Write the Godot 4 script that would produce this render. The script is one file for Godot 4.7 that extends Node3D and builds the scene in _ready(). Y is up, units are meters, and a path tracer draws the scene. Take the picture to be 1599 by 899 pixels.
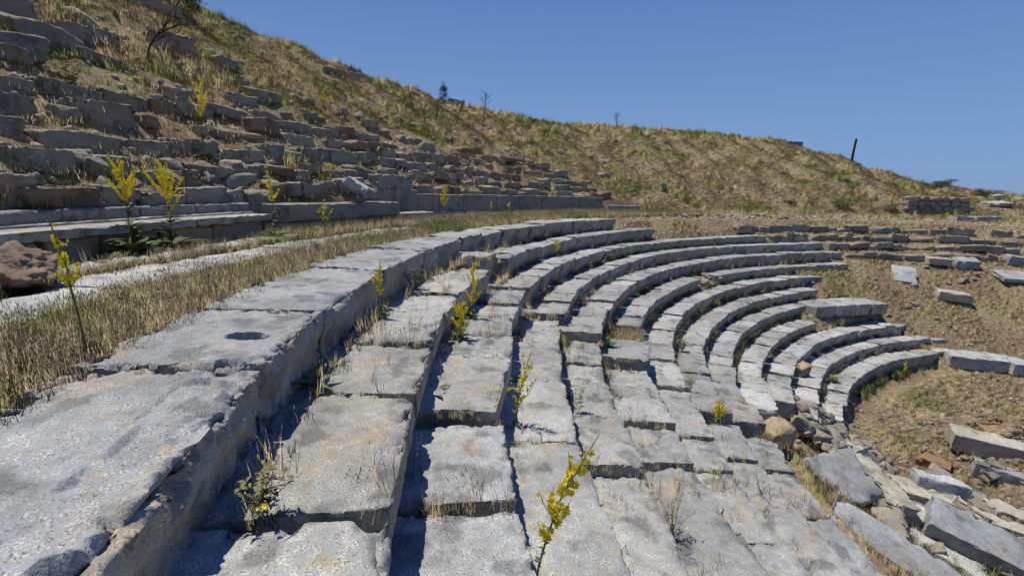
extends Node3D
# Ruined hillside theatre. Ring rows share one centre (CX, CZ); row k has its front edge at radius RA - k * DEP and its top at -k * RISE. Angles in degrees round that centre.
const CX := 21.6923
const CZ := -5.358
const RA := 23.2482
const DEP := 0.75
const RISE := 0.3989
const EYE := 1.1418
const FOCAL := 764.2821
const PITCH := -0.1989
const ROLL := 0.0321
const TEX := 1.72   # the stone texture averages about 0.6: this brings the product back to the stone's own colour

var rng := RandomNumberGenerator.new()
var nz := FastNoiseLite.new()      # smooth noise, about 1 cycle a metre
var nf := FastNoiseLite.new()      # fractal
var nc := FastNoiseLite.new()      # cells, for broken faces
var M := {}
var used := {}
var cam_basis: Basis
var crest_t := []
var rocks := []
var blocky := []
var small_rocks := []

# ------------------------------------------------------------------ tree helpers
func numbered(called: String) -> String:
	if not used.has(called):
		used[called] = 0
		return called
	used[called] += 1
	return "%s_%03d" % [called, used[called]]

func tag(o, label, category, group = "", kind = ""):
	if label: o.set_meta("label", label)
	if category: o.set_meta("category", category)
	if group: o.set_meta("group", group)
	if kind: o.set_meta("kind", kind)
	return o

func thing(called, label, category, at = Vector3.ZERO, group = ""):
	var o := Node3D.new()
	o.name = numbered(called)
	o.position = at
	add_child(o)
	return tag(o, label, category, group)

func part(called, mesh, mat, parent, xf = Transform3D()):
	var o := MeshInstance3D.new()
	o.name = called
	o.mesh = mesh
	o.material_override = mat
	parent.add_child(o, true)
	o.transform = xf
	return o

func top_mesh(called, mesh, mat, xf, label, category, group = "", kind = ""):
	var o := MeshInstance3D.new()
	o.name = numbered(called)
	o.mesh = mesh
	o.material_override = mat
	o.transform = xf
	add_child(o)
	return tag(o, label, category, group, kind)

# ------------------------------------------------------------------ camera geometry
func ray_dir(px: float, py: float) -> Vector3:
	return (cam_basis * Vector3(px - 799.5, -(py - 449.5), -FOCAL)).normalized()

func at_level(px: float, py: float, y: float) -> Vector3:
	var d := ray_dir(px, py)
	return Vector3(0, EYE, 0) + d * ((y - EYE) / d.y)

func at_ring(px: float, r: float) -> Vector3:   # where the view through that column meets a ring
	var d := ray_dir(px, 380.0)
	d = Vector3(d.x, 0, d.z).normalized()
	var c := Vector3(CX, 0, CZ)
	var b := d.dot(c)
	var p := d * (b + sqrt(b * b - c.length_squared() + r * r))
	p.y = ground(p.x, p.z)
	return p

func on_ground(px: float, py: float) -> Vector3:
	for i in 40:
		var p := ground_hit(px, py + i * 1.5)
		if p.y > -900.0: return p
	return Vector3.ZERO

func ground_hit(px: float, py: float) -> Vector3:
	var d := ray_dir(px, py)
	var o := Vector3(0, EYE, 0)
	var t := 1.5
	var step := 0.25
	while t < 120.0:
		var p := o + d * t
		if Vector2(p.x - CX, p.z - CZ).length() > 44.0: break
		if p.y < ground(p.x, p.z):
			var a := t - step
			var b := t
			for i in 12:
				var m := (a + b) * 0.5
				p = o + d * m
				if p.y < ground(p.x, p.z): b = m
				else: a = m
			return o + d * b
		t += step
	return Vector3(0, -1000, 0)

func polar(r: float, deg: float, y := 0.0) -> Vector3:
	var a := deg_to_rad(deg)
	return Vector3(CX + r * cos(a), y, CZ + r * sin(a))

func ring_basis(deg: float) -> Basis:   # z points outwards (uphill), y up
	var a := deg_to_rad(deg)
	var z := Vector3(cos(a), 0, sin(a))
	return Basis(Vector3.UP.cross(z), Vector3.UP, z)

# ------------------------------------------------------------------ ground
func lut(table: Array, t: float) -> float:
	if t <= table[0][0]: return table[0][1]
	for i in range(1, table.size()):
		if t < table[i][0]:
			var k: float = (t - table[i - 1][0]) / (table[i][0] - table[i - 1][0])
			return lerpf(table[i - 1][1], table[i][1], k * k * (3.0 - 2.0 * k) if table[i].size() < 3 else k)
	return table[-1][1]

const CREST := [[170, 9.6], [190, 9.4], [205, 8.8], [214, 8.2], [223, 7.4], [232, 6.7], [243, 6.4], [255, 6.6], [266, 6.5], [273, 6.1], [279, 5.1], [285, 3.7], [291, 2.5], [300, 1.7], [320, 0.6]]
const INNER := [[186, 9.1], [193, 9.3], [198, 9.8], [204, 11.2], [211, 13.2]]

func covered(kf: float, deg: float) -> bool:   # whether dressed seat blocks lie there
	if kf > lut(INNER, deg): return false
	if kf < 0.0: return deg < 223.0
	if kf < 1.0: return deg < 227.0
	if kf < 2.0: return deg < 246.0
	if kf < 5.0: return deg < 254.0
	if kf < 7.0: return deg < 245.0
	if kf < 8.0: return deg < 250.0
	if kf < 9.0: return deg < 235.0
	return deg < 252.0

func ground_pol(r: float, deg: float) -> float:
	var nose := (r - RA) / DEP * RISE
	if r < 13.0:
		return -5.28
	if r < 24.3:
		var kf := (RA - r) / DEP
		var y := nose - RISE - 0.1
		if not covered(kf, deg):
			y = nose - RISE * 0.72
			if deg > 240.0: y = nose - RISE * 0.6
		var lo := -5.28
		if r < 14.2: y = lerpf(lo, y, smoothstep(13.0, 14.2, r))
		if r > 23.4: y = lerpf(y, -0.07, smoothstep(23.4, 24.2, r))
		return minf(y, -0.05)
	var walled := 1.0 - smoothstep(238.0, 244.0, deg)
	var base := -0.07 + 0.1 * smoothstep(195.0, 240.0, deg)
	var far := 1.0 - smoothstep(194.0, 200.0, deg)
	var r0 := lerpf(26.8, 28.4 + 0.4 * far, walled)
	if r < r0: return base
	var h: float = lut(CREST, deg)
	var foot := lerpf(base, 0.55, walled * smoothstep(r0, r0 + 0.15, r))
	var run := lerpf(13.2, 12.4, walled)
	var rise := (h - lerpf(base, 0.55, walled)) / run
	var u := r - r0
	if walled < 0.5: u = u * u / (u + 1.2)
	if r < 39.0: return foot + rise * u
	var u0 := 39.0 - r0
	if walled < 0.5: u0 = u0 * u0 / (u0 + 1.2)
	var e := minf(r - 39.0, 7.0)
	var y2 := foot + rise * u0 + rise * e - (rise + 0.08) * e * e / 14.0
	return y2 - maxf(0.0, r - 46.0) * 0.08

func ground(x: float, z: float) -> float:
	var dx := x - CX
	var dz := z - CZ
	var r := sqrt(dx * dx + dz * dz)
	var deg := fposmod(rad_to_deg(atan2(dz, dx)), 360.0)
	var y := ground_pol(r, deg)
	var amp := 0.02
	if r < 13.4: amp = 0.05
	elif r > 28.6: amp = 0.06 + 0.16 * smoothstep(29.0, 35.0, r)
	elif deg > 250.0: amp = 0.05
	y += nz.get_noise_2d(x * 0.45, z * 0.45) * amp + nz.get_noise_2d(x * 1.7 + 40.0, z * 1.7) * amp * 0.35
	if r < 13.6:   # spoil heap on the floor of the theatre
		var m := polar(9.6, 214.0)
		var q := Vector2((x - m.x) / 3.2, (z - m.z) / 3.8).length()
		y += 0.75 * (1.0 - smoothstep(0.35, 1.0, q)) * (0.7 + 0.6 * nz.get_noise_2d(x * 1.1, z * 1.1))
	return y

# ------------------------------------------------------------------ textures and materials
func noise_img(size: int, freq: float, sd: int, type := FastNoiseLite.TYPE_SIMPLEX_SMOOTH, oct := 3) -> Image:
	var n := FastNoiseLite.new()
	n.seed = sd
	n.noise_type = type
	n.frequency = freq
	n.fractal_octaves = oct
	n.fractal_type = FastNoiseLite.FRACTAL_FBM if oct > 1 else FastNoiseLite.FRACTAL_NONE
	if type == FastNoiseLite.TYPE_CELLULAR:
		n.cellular_return_type = FastNoiseLite.RETURN_DISTANCE2_DIV
		n.fractal_type = FastNoiseLite.FRACTAL_NONE
	var im := n.get_seamless_image(size, size, false, false, 0.15, true)
	im.convert(Image.FORMAT_L8)
	return im

func pack(size: int, data: PackedByteArray, fmt := Image.FORMAT_RGB8) -> ImageTexture:
	return ImageTexture.create_from_image(Image.create_from_data(size, size, false, fmt, data))

func stone_textures() -> Array:
	var s := 1024
	var a := noise_img(s, 0.010, 11, FastNoiseLite.TYPE_SIMPLEX_SMOOTH, 5).get_data()
	var b := noise_img(s, 0.07, 12, FastNoiseLite.TYPE_SIMPLEX_SMOOTH, 3).get_data()
	var c := noise_img(s, 0.22, 13, FastNoiseLite.TYPE_SIMPLEX, 2).get_data()
	var d := noise_img(s, 0.005, 14, FastNoiseLite.TYPE_SIMPLEX_SMOOTH, 4).get_data()
	var e := noise_img(s, 0.035, 15, FastNoiseLite.TYPE_SIMPLEX_SMOOTH, 4).get_data()
	var col := PackedByteArray()
	var hei := PackedByteArray()
	col.resize(s * s * 3)
	hei.resize(s * s)
	for i in s * s:
		var pa := a[i] / 255.0
		var pb := b[i] / 255.0
		var pc := c[i] / 255.0
		var pd := d[i] / 255.0
		var pe := e[i] / 255.0
		var rough := clampf((pa - 0.40) * 3.5, 0.0, 1.0)
		var fleck := clampf((pb - 0.53 + (pe - 0.5) * 0.5) * 11.0, 0.0, 1.0) * (0.25 + 0.75 * rough)
		var g := 0.73 + (pa - 0.5) * 0.08 + (pc - 0.5) * lerpf(0.16, 0.30, rough) + fleck * 0.155
		var pit := clampf((0.34 - pb) * 10.0, 0.0, 1.0) * clampf((pe - 0.45) * 6.0, 0.0, 1.0)
		g -= pit * 0.20
		var crack := clampf(1.0 - absf(pd - 0.5) * 260.0, 0.0, 1.0) * clampf((pe - 0.42) * 8.0, 0.0, 1.0)
		crack = maxf(crack, clampf(1.0 - absf(pa - 0.62) * 220.0, 0.0, 1.0) * clampf((pd - 0.58) * 12.0, 0.0, 1.0))
		g -= crack * 0.24
		var w := fleck * 0.8 + (pe - 0.5)
		col[i * 3] = int(clampf(g * (0.985 + 0.03 * w), 0.0, 1.0) * 255.0)
		col[i * 3 + 1] = int(clampf(g * (0.99 + 0.012 * w), 0.0, 1.0) * 255.0)
		col[i * 3 + 2] = int(clampf(g * (1.015 - 0.05 * w), 0.0, 1.0) * 255.0)
		hei[i] = int(clampf(0.5 + (pc - 0.5) * 0.25 * (0.4 + rough) + (pb - 0.5) * 0.35 * (0.4 + rough) + (pe - 0.5) * 0.55 + (pa - 0.5) * 0.4 - pit * 0.3 - crack * 0.5, 0.0, 1.0) * 255.0)
	return [pack(s, col), pack(s, hei, Image.FORMAT_L8)]

func stain_texture() -> ImageTexture:
	var s := 512
	var a := noise_img(s, 0.009, 31, FastNoiseLite.TYPE_SIMPLEX_SMOOTH, 5).get_data()
	var b := noise_img(s, 0.03, 32, FastNoiseLite.TYPE_SIMPLEX_SMOOTH, 4).get_data()
	var col := PackedByteArray()
	col.resize(s * s * 3)
	for i in s * s:
		var pa := a[i] / 255.0
		var pb := b[i] / 255.0
		var dark := clampf((pa - 0.55) * 4.0 + (pb - 0.5) * 1.5, 0.0, 1.0)
		var rust := clampf((pb - 0.66) * 6.0, 0.0, 1.0) * clampf((0.55 - pa) * 6.0, 0.0, 1.0)
		var g := lerpf(1.0, 0.76, dark * dark)
		col[i * 3] = int(clampf(g, 0, 1) * 255.0)
		col[i * 3 + 1] = int(clampf(g - 0.06 * rust, 0, 1) * 255.0)
		col[i * 3 + 2] = int(clampf(g - 0.16 * rust + 0.0 * dark, 0, 1) * 255.0)
	return pack(s, col)

func soil_textures() -> Array:
	var s := 1024
	var a := noise_img(s, 0.008, 41, FastNoiseLite.TYPE_SIMPLEX_SMOOTH, 5).get_data()
	var b := noise_img(s, 0.09, 42, FastNoiseLite.TYPE_SIMPLEX, 3).get_data()
	var c := noise_img(s, 0.035, 43, FastNoiseLite.TYPE_CELLULAR, 1).get_data()
	var col := PackedByteArray()
	var hei := PackedByteArray()
	col.resize(s * s * 3)
	hei.resize(s * s)
	for i in s * s:
		var pa := a[i] / 255.0
		var pb := b[i] / 255.0
		var pc := c[i] / 255.0
		var peb := clampf((0.42 - pc) * 5.0, 0.0, 1.0) * clampf((pa - 0.52) * 8.0, 0.0, 1.0)
		var g := 0.62 + (pb - 0.5) * 0.55 + (pa - 0.5) * 0.3
		var r := g * 1.0
		var gg := g * 0.89
		var bb := g * 0.735
		r = lerpf(r, 0.86 + (pb - 0.5) * 0.2, peb)
		gg = lerpf(gg, 0.82 + (pb - 0.5) * 0.2, peb)
		bb = lerpf(bb, 0.76 + (pb - 0.5) * 0.2, peb)
		col[i * 3] = int(clampf(r, 0, 1) * 255.0)
		col[i * 3 + 1] = int(clampf(gg, 0, 1) * 255.0)
		col[i * 3 + 2] = int(clampf(bb, 0, 1) * 255.0)
		hei[i] = int(clampf(0.4 + (pb - 0.5) * 0.6 + (pa - 0.5) * 0.3 + peb * 0.35, 0, 1) * 255.0)
	return [pack(s, col), pack(s, hei, Image.FORMAT_L8)]

func stone_mat(tint: Color, tex, stain, rough: float, bump: float, sc := 0.85, world := true) -> StandardMaterial3D:
	var m := StandardMaterial3D.new()
	m.albedo_color = tint
	m.albedo_texture = tex[0]
	m.vertex_color_use_as_albedo = true
	m.roughness = rough
	m.metallic_specular = 0.4
	m.uv1_triplanar = true
	m.uv1_world_triplanar = world
	m.uv1_triplanar_sharpness = 4.0
	m.uv1_scale = Vector3.ONE * sc
	m.heightmap_enabled = true
	m.heightmap_texture = tex[1]
	m.heightmap_scale = bump
	if stain:
		m.detail_enabled = true
		m.detail_albedo = stain
		m.detail_blend_mode = BaseMaterial3D.BLEND_MODE_MUL
		m.detail_uv_layer = BaseMaterial3D.DETAIL_UV_2
		m.uv2_triplanar = true
		m.uv2_world_triplanar = world
		m.uv2_scale = Vector3.ONE * 0.31
	return m

func leaf_mat(c: Color, back := 0.25) -> StandardMaterial3D:
	var m := StandardMaterial3D.new()
	m.albedo_color = c
	m.vertex_color_use_as_albedo = true
	m.roughness = 0.75
	m.metallic_specular = 0.25
	m.cull_mode = BaseMaterial3D.CULL_DISABLED
	if back > 0.0:
		m.backlight_enabled = true
		m.backlight = Color(back, back, back)
	return m

# ------------------------------------------------------------------ block mesh: a worn, chipped, rounded box
# local axes: x along, z from the front (0) to the back (dep), y from the top (0) down to -h
func lines(total: float, cell: float, bev: float) -> PackedFloat32Array:
	var out := PackedFloat32Array([0.0, bev * 0.4, bev])
	var m := minf(bev + cell * 0.45, total * 0.3)
	if m > bev * 1.3: out.append(m)
	else: m = bev
	var n := maxi(1, int(round((total - 2.0 * m) / cell)))
	for i in range(1, n): out.append(m + (total - 2.0 * m) * i / n)
	if m > bev: out.append(total - m)
	out.append_array([total - bev, total - bev * 0.4, total])
	return out

func block_mesh(lf: float, lb: float, dep: float, h: float, cell: float, o: Dictionary) -> ArrayMesh:
	var r0: float = o.get("r", 0.02)
	var fr: float = o.get("fr", 0.0)
	var amp: float = o.get("amp", 0.008)
	var fine: float = o.get("fine", 0.004)
	var chip: float = o.get("chip", 0.03)
	var chipw: float = o.get("chipw", 0.06)
	var inset: float = o.get("inset", 0.0)
	var ledge: float = o.get("ledge", -1.0)
	var dents: Array = o.get("dents", [])
	var base: Color = o.get("col", Color(0.42, 0.42, 0.425))
	var rust: float = o.get("rust", 0.25)
	var patina_bounce: float = o.get("patina_bounce", 0.3)
	var sd: Vector3 = o.get("sd", Vector3.ZERO)
	var bev := minf(maxf(r0 * 1.4, cell * 0.25), minf(h, dep) * 0.25)
	var g := [lines(lf, cell, bev), lines(h, cell * 1.3, bev), lines(dep, cell, bev)]
	if ledge > 0.0:
		var zl: PackedFloat32Array = g[2]
		var i0 := 0
		while zl[i0] < dep * ledge: i0 += 1
		zl.insert(i0, dep * ledge + 0.006)
		zl.insert(i0, dep * ledge - 0.006)
		zl.sort()
		g[2] = zl
	var ny: int = g[1].size()
	var nzz: int = g[2].size()
	var nx: int = g[0].size()
	var lo := Vector3(-lf * 0.5, -h, 0)
	var hi := Vector3(lf * 0.5, 0, dep)
	var ids := {}
	var P := PackedVector3Array()
	var N := PackedVector3Array()
	var K := PackedColorArray()
	var I := PackedInt32Array()
	for face in 6:
		var ax := face / 2
		var side := face % 2
		var ua := (ax + 1) % 3
		var va := (ax + 2) % 3
		var nu: int = g[ua].size()
		var nv: int = g[va].size()
		var loc := PackedInt32Array()
		loc.resize(nu * nv)
		for i in nu:
			for j in nv:
				var q := [0, 0, 0]
				q[ax] = (g[ax].size() - 1) if side == 1 else 0
				q[ua] = i
				q[va] = j
				var key: int = (q[0] * ny + q[1]) * nzz + q[2]
				if ids.has(key):
					loc[i * nv + j] = ids[key]
					continue
				var p := Vector3(lo.x + g[0][q[0]], lo.y + g[1][q[1]], lo.z + g[2][q[2]])
				var s := p + sd
				var n1 := nz.get_noise_3dv(s * 2.2)
				var r := r0 * (0.7 + 1.3 * absf(n1))
				if fr > 0.0:
					r += fr * clampf(1.0 - p.z / 0.4, 0.0, 1.0) * clampf(1.0 + p.y / 0.35, 0.0, 1.0) * clampf(0.55 + n1 * 0.9, 0.05, 1.4)
				r = minf(r, minf(h, dep) * 0.45)
				var rv := Vector3(r, r, r)
				var c := p.clamp(lo + rv, hi - rv)
				var d := (p - c).normalized()
				var pp := c + d * r
				var e := [minf(p.x - lo.x, hi.x - p.x), minf(p.y - lo.y, hi.y - p.y), minf(p.z - lo.z, hi.z - p.z)]
				e.sort()
				var edge := exp(-e[1] / chipw)
				var disp := n1 * amp + nf.get_noise_3dv(s * 10.0) * fine
				if chip > 0.0 and edge > 0.04:
					disp -= chip * edge * (maxf(0.0, nc.get_noise_3dv(s * 7.0) + 0.3) * clampf(0.3 + n1 * 1.8, 0.0, 1.0) + 0.4 * maxf(0.0, nc.get_noise_3dv(s * 19.0)))
				pp += d * disp
				if p.y > -0.02:
					if ledge > 0.0 and p.z > dep * ledge: pp.y -= 0.012
					for dn in dents:
						var w := Vector2((p.x - dn[0]) / dn[2], (p.z - dn[1] - 0.02 * nf.get_noise_2d(p.x * 30.0, dn[1] * 50.0)) / dn[3]).length()
						if w < 1.0: pp.y -= dn[4] * (1.0 - smoothstep(dn[5] if dn.size() > 5 else 0.6, 1.0, w))
				if inset > 0.0:
					pp.z += inset * smoothstep(0.3 * h, 0.62 * h, -p.y) * clampf(1.0 - p.z / dep, 0.0, 1.0)
				pp.x *= lerpf(1.0, lb / lf, clampf(p.z / dep, 0.0, 1.0))
				var k := base * (1.0 + 0.2 * nz.get_noise_3dv(s * 0.9 + Vector3(9, 3, 5)) + 0.22 * nf.get_noise_3dv(s * 3.0))
				var blk := clampf((nf.get_noise_3dv(s * 2.3 + Vector3(71, 20, 7)) - 0.24) * 9.0, 0.0, 1.0)
				k *= 1.0 - 0.15 * blk
				var ru := clampf((nf.get_noise_3dv(s * 1.6 + Vector3(31, 0, 7)) - 0.22) * 5.0, 0.0, 1.0) * rust
				k = k.lerp(Color(0.46, 0.33, 0.21), ru)
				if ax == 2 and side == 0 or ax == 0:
					var pt := clampf(0.5 + 1.4 * nf.get_noise_3dv(s * 2.0), 0.0, 1.0) * patina_bounce
					k = k.lerp(Color(0.33, 0.27, 0.205), pt)  # brown fronts and ends: stone patina; on rubble blocks also painted ground bounce
				var id := P.size()
				ids[key] = id
				loc[i * nv + j] = id
				P.append(pp)
				N.append(Vector3.ZERO)
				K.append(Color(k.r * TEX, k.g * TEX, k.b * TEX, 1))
		for i in nu - 1:
			for j in nv - 1:
				var a := loc[i * nv + j]
				var b := loc[(i + 1) * nv + j]
				var c2 := loc[(i + 1) * nv + j + 1]
				var d2 := loc[i * nv + j + 1]
				if side == 1:
					var t := b
					b = d2
					d2 = t
				var n := (P[c2] - P[a]).cross(P[d2] - P[b])   # points inwards here: clockwise front
				N[a] -= n
				N[b] -= n
				N[c2] -= n
				N[d2] -= n
				I.append_array([a, b, c2, a, c2, d2])
	for i in N.size(): N[i] = -(N[i].normalized()) if false else N[i].normalized()
	return mesh_of(P, N, K, I)

func mesh_of(P, N, K, I) -> ArrayMesh:
	var arr := []
	arr.resize(Mesh.ARRAY_MAX)
	arr[Mesh.ARRAY_VERTEX] = P
	arr[Mesh.ARRAY_NORMAL] = N
	if K.size(): arr[Mesh.ARRAY_COLOR] = K
	arr[Mesh.ARRAY_INDEX] = I
	var m := ArrayMesh.new()
	m.add_surface_from_arrays(Mesh.PRIMITIVE_TRIANGLES, arr)
	return m

# ------------------------------------------------------------------ rock mesh: planes cut from a lump, then roughened
func rock_mesh(sd: int, n: int, boxy: bool, base: Color, ochre: float, rg := 1.0) -> ArrayMesh:
	var r := RandomNumberGenerator.new()
	r.seed = sd
	var planes := []
	if boxy:
		for ax in [Vector3.RIGHT, Vector3.LEFT, Vector3.UP, Vector3.DOWN, Vector3.FORWARD, Vector3.BACK]:
			var t := Vector3(r.randf_range(-1, 1), r.randf_range(-1, 1), r.randf_range(-1, 1)) * 0.2
			planes.append([(ax + t).normalized(), 0.5 * r.randf_range(0.86, 1.0)])
		for i in 6:
			planes.append([Vector3(r.randf_range(-1, 1), r.randf_range(-1, 1), r.randf_range(-1, 1)).normalized(), r.randf_range(0.46, 0.66)])
	else:
		for i in 15:
			planes.append([Vector3(r.randf_range(-1, 1), r.randf_range(-1, 1), r.randf_range(-1, 1)).normalized(), r.randf_range(0.36, 0.55)])
	var off := Vector3(sd * 3.7, sd * 1.3, sd * 0.7)
	var ids := {}
	var P := PackedVector3Array()
	var N := PackedVector3Array()
	var K := PackedColorArray()
	var I := PackedInt32Array()
	for face in 6:
		var ax := face / 2
		var side := face % 2
		var ua := (ax + 1) % 3
		var va := (ax + 2) % 3
		var loc := PackedInt32Array()
		for i in n + 1:
			for j in n + 1:
				var q := Vector3i()
				q[ax] = n if side == 1 else 0
				q[ua] = i
				q[va] = j
				if ids.has(q):
					loc.append(ids[q])
					continue
				var d := Vector3(q) / n * 2.0 - Vector3.ONE
				if not boxy: d = Vector3(tan(d.x * 0.75), tan(d.y * 0.75), tan(d.z * 0.75))
				d = d.normalized()
				var t := 0.85
				for pl in planes:
					var c: float = d.dot(pl[0])
					if c > 0.02: t = minf(t, pl[1] / c)
				var s := d * 0.6 + off
				t *= 1.0 + rg * 0.07 * nf.get_noise_3dv(s * 3.0) + rg * 0.07 * nf.get_noise_3dv(s * 8.0) - 0.05 * maxf(0.0, nc.get_noise_3dv(s * 6.0))
				var k := base * (1.0 + 0.28 * nf.get_noise_3dv(s * 2.5 + Vector3(5, 5, 5)))
				k = k.lerp(Color(0.31, 0.225, 0.145), clampf((nf.get_noise_3dv(s * 1.6 + Vector3(2, 8, 1)) + 0.05) * 3.0, 0.0, 1.0) * ochre)
				ids[q] = P.size()
				loc.append(P.size())
				P.append(d * t)
				N.append(Vector3.ZERO)
				K.append(Color(k.r * TEX, k.g * TEX, k.b * TEX, 1))
		for i in n:
			for j in n:
				var a := loc[i * (n + 1) + j]
				var b := loc[(i + 1) * (n + 1) + j]
				var c2 := loc[(i + 1) * (n + 1) + j + 1]
				var d2 := loc[i * (n + 1) + j + 1]
				if side == 1:
					var tt := b
					b = d2
					d2 = tt
				var nn := (P[c2] - P[a]).cross(P[d2] - P[b])
				N[a] -= nn
				N[b] -= nn
				N[c2] -= nn
				N[d2] -= nn
				I.append_array([a, b, c2, a, c2, d2])
	for i in N.size(): N[i] = N[i].normalized()
	return mesh_of(P, N, K, I)

func rot_basis(yaw: float, pitch := 0.0, roll := 0.0, sc := Vector3.ONE) -> Basis:
	return Basis.from_euler(Vector3(pitch, yaw, roll)) * Basis.from_scale(sc)

# ------------------------------------------------------------------ seat rows
const ORD := ["edge", "second", "third", "fourth", "fifth", "sixth", "seventh", "eighth", "ninth", "tenth", "eleventh", "twelfth", "lowest"]
# near blocks of each row: [start angle, end angle, front offset at start, at end, height offset]
const NEAR := [
	[[166.0, 173.72, 0.06, 0.08, 0.03], [173.72, 177.07, 0.08, 0.12, 0.06], [177.07, 182.4, 0.12, 0.14, 0.055], [182.4, 187.6, 0.14, 0.17, 0.06], [187.6, 193.4, 0.17, 0.22, 0.06]],
	[[166.4, 171.68, -0.02, -0.02, -0.03], [171.68, 175.3, -0.02, -0.02, 0.0], [175.3, 178.27, -0.03, -0.01, -0.02], [178.27, 181.66, -0.02, 0.03, 0.02], [181.66, 184.22, 0.0, 0.04, -0.02], [184.22, 189.2, 0.03, -0.1, 0.02], [189.5, 191.7, 0.12, 0.1, -0.1], [192.1, 194.1, 0.28, 0.26, 0.14]],
	[[165.6, 173.15, 0.04, 0.02, -0.03], [173.15, 175.93, 0.02, 0.03, 0.01], [175.93, 179.61, 0.1, -0.08, 0.1], [179.61, 182.35, -0.08, -0.08, 0.03], [182.35, 184.93, -0.06, 0.0, 0.04], [184.93, 187.32, -0.02, -0.02, 0.0], [187.32, 190.4, -0.01, 0.03, 0.03]],
	[[166.0, 171.2, 0.15, 0.14, 0.16], [171.2, 176.36, 0.14, 0.1, 0.14], [176.36, 180.21, 0.09, 0.04, 0.15], [180.21, 184.56, 0.05, -0.01, 0.1], [184.56, 187.47, 0.0, 0.03, -0.01], [187.47, 190.2, 0.04, 0.1, -0.1]],
	[[167.0, 172.2, 0.2, 0.22, 0.04], [172.2, 177.27, 0.2, 0.1, 0.0], [177.27, 180.44, 0.08, 0.06, 0.1], [180.44, 183.64, 0.05, 0.03, 0.0], [183.64, 186.1, 0.03, 0.05, -0.02], [186.1, 188.23, 0.05, 0.04, 0.02], [188.23, 189.9, 0.06, 0.06, -0.04], [189.9, 193.2, 0.02, 0.02, 0.14], [193.4, 197.2, 0.02, 0.04, 0.03]],
	[[168.0, 174.0, 0.0, 0.0, 0.0], [174.0, 179.84, 0.0, -0.05, -0.03], [179.84, 182.53, -0.05, -0.09, 0.0], [182.53, 184.86, -0.1, -0.12, 0.07], [184.86, 186.55, -0.12, -0.13, 0.03], [186.55, 189.0, -0.13, -0.05, 0.0], [189.3, 193.0, -0.12, -0.16, 0.15]],
	[[170.0, 177.4, 0.02, 0.01, 0.0], [177.4, 181.51, 0.0, -0.04, -0.03], [181.51, 183.95, -0.05, -0.07, 0.0], [183.95, 189.2, -0.07, -0.09, 0.05], [189.2, 192.6, -0.08, -0.06, 0.13], [192.6, 194.58, -0.06, -0.09, 0.0], [194.58, 198.0, -0.06, 0.0, 0.04], [198.0, 202.2, 0.0, 0.0, 0.0]],
	[[172.0, 177.0, -0.1, -0.1, 0.0], [177.0, 184.49, -0.1, -0.08, -0.02], [184.49, 188.27, -0.07, -0.16, 0.03], [189.1, 191.71, -0.14, -0.1, 0.12], [191.71, 196.22, -0.11, -0.09, 0.0], [196.22, 200.57, -0.08, -0.02, 0.04]],
	[[174.0, 182.42, -0.1, -0.09, 0.0], [182.42, 186.1, -0.09, -0.14, -0.02], [186.1, 189.8, -0.15, -0.2, 0.0], [191.0, 194.3, -0.16, -0.16, 0.12], [194.3, 198.66, -0.1, 0.0, 0.02], [198.66, 203.0, 0.0, -0.08, 0.0]],
	[[197.4, 201.6, -0.14, -0.12, 0.08], [201.6, 205.4, -0.1, -0.07, 0.02]],
	[[203.6, 208.2, -0.04, -0.03, 0.03]],
	[[204.4, 209.0, 0.12, 0.04, 0.02]],
	[[209.6, 214.7, 0.13, 0.12, 0.02]],
]
const FAR := [[[193.6, 221.6]], [[194.2, 226.6]], [[191.6, 246.6]], [[190.7, 255.2]], [[197.2, 256.4]], [[197.6, 221.8], [227.0, 255.4]], [[202.2, 247.4]], [[200.57, 243.8]], [[203.0, 237.0]], [[205.4, 234.4]], [[208.2, 250.2]], [[209.0, 254.6]], [[214.7, 252.6]]]

func seat_block(row, k: int, a0: float, a1: float, d0: float, d1: float, dy: float, cell: float, o: Dictionary, dep := 0.0, gap := 0.0):
	var am := (a0 + a1) * 0.5
	var rf := RA - k * DEP
	var p0 := polar(rf + d0, a0)
	var p1 := polar(rf + d1, a1)
	var along := p1 - p0
	var lf := along.length() - 0.012 - gap
	var x := -along.normalized()
	var b := Basis(x, Vector3.UP, x.cross(Vector3.UP).normalized())
	if dep <= 0.0: dep = DEP + 0.16
	var lb := lf * (rf + dep) / rf
	if o.has("squash"): lb *= o.squash
	var tilt: float = o.get("tilt", 0.0)
	var at := (p0 + p1) * 0.5 + Vector3(0, -k * RISE + dy, 0)
	b = b * Basis.from_euler(Vector3(rng.randf_range(-0.012, 0.012) + tilt, 0, rng.randf_range(-0.012, 0.012)))
	o.sd = Vector3(k * 13.0 + a0 * 1.7, k * 5.0, a0 * 0.9)
	var h: float = o.get("h", RISE + 0.1)
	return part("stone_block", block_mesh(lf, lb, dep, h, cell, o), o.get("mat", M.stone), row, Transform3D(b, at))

func tone(k: int) -> Color:
	var v := rng.randf_range(0.285, 0.42)
	if k >= 9: v *= 1.12  # lower rows paler: cleaner stone, and glancing sun sheen put into the colour
	var w := rng.randf_range(-0.008, 0.02)
	return Color(v + w * 0.7, v + w * 0.3, v - w * 0.5)

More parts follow.
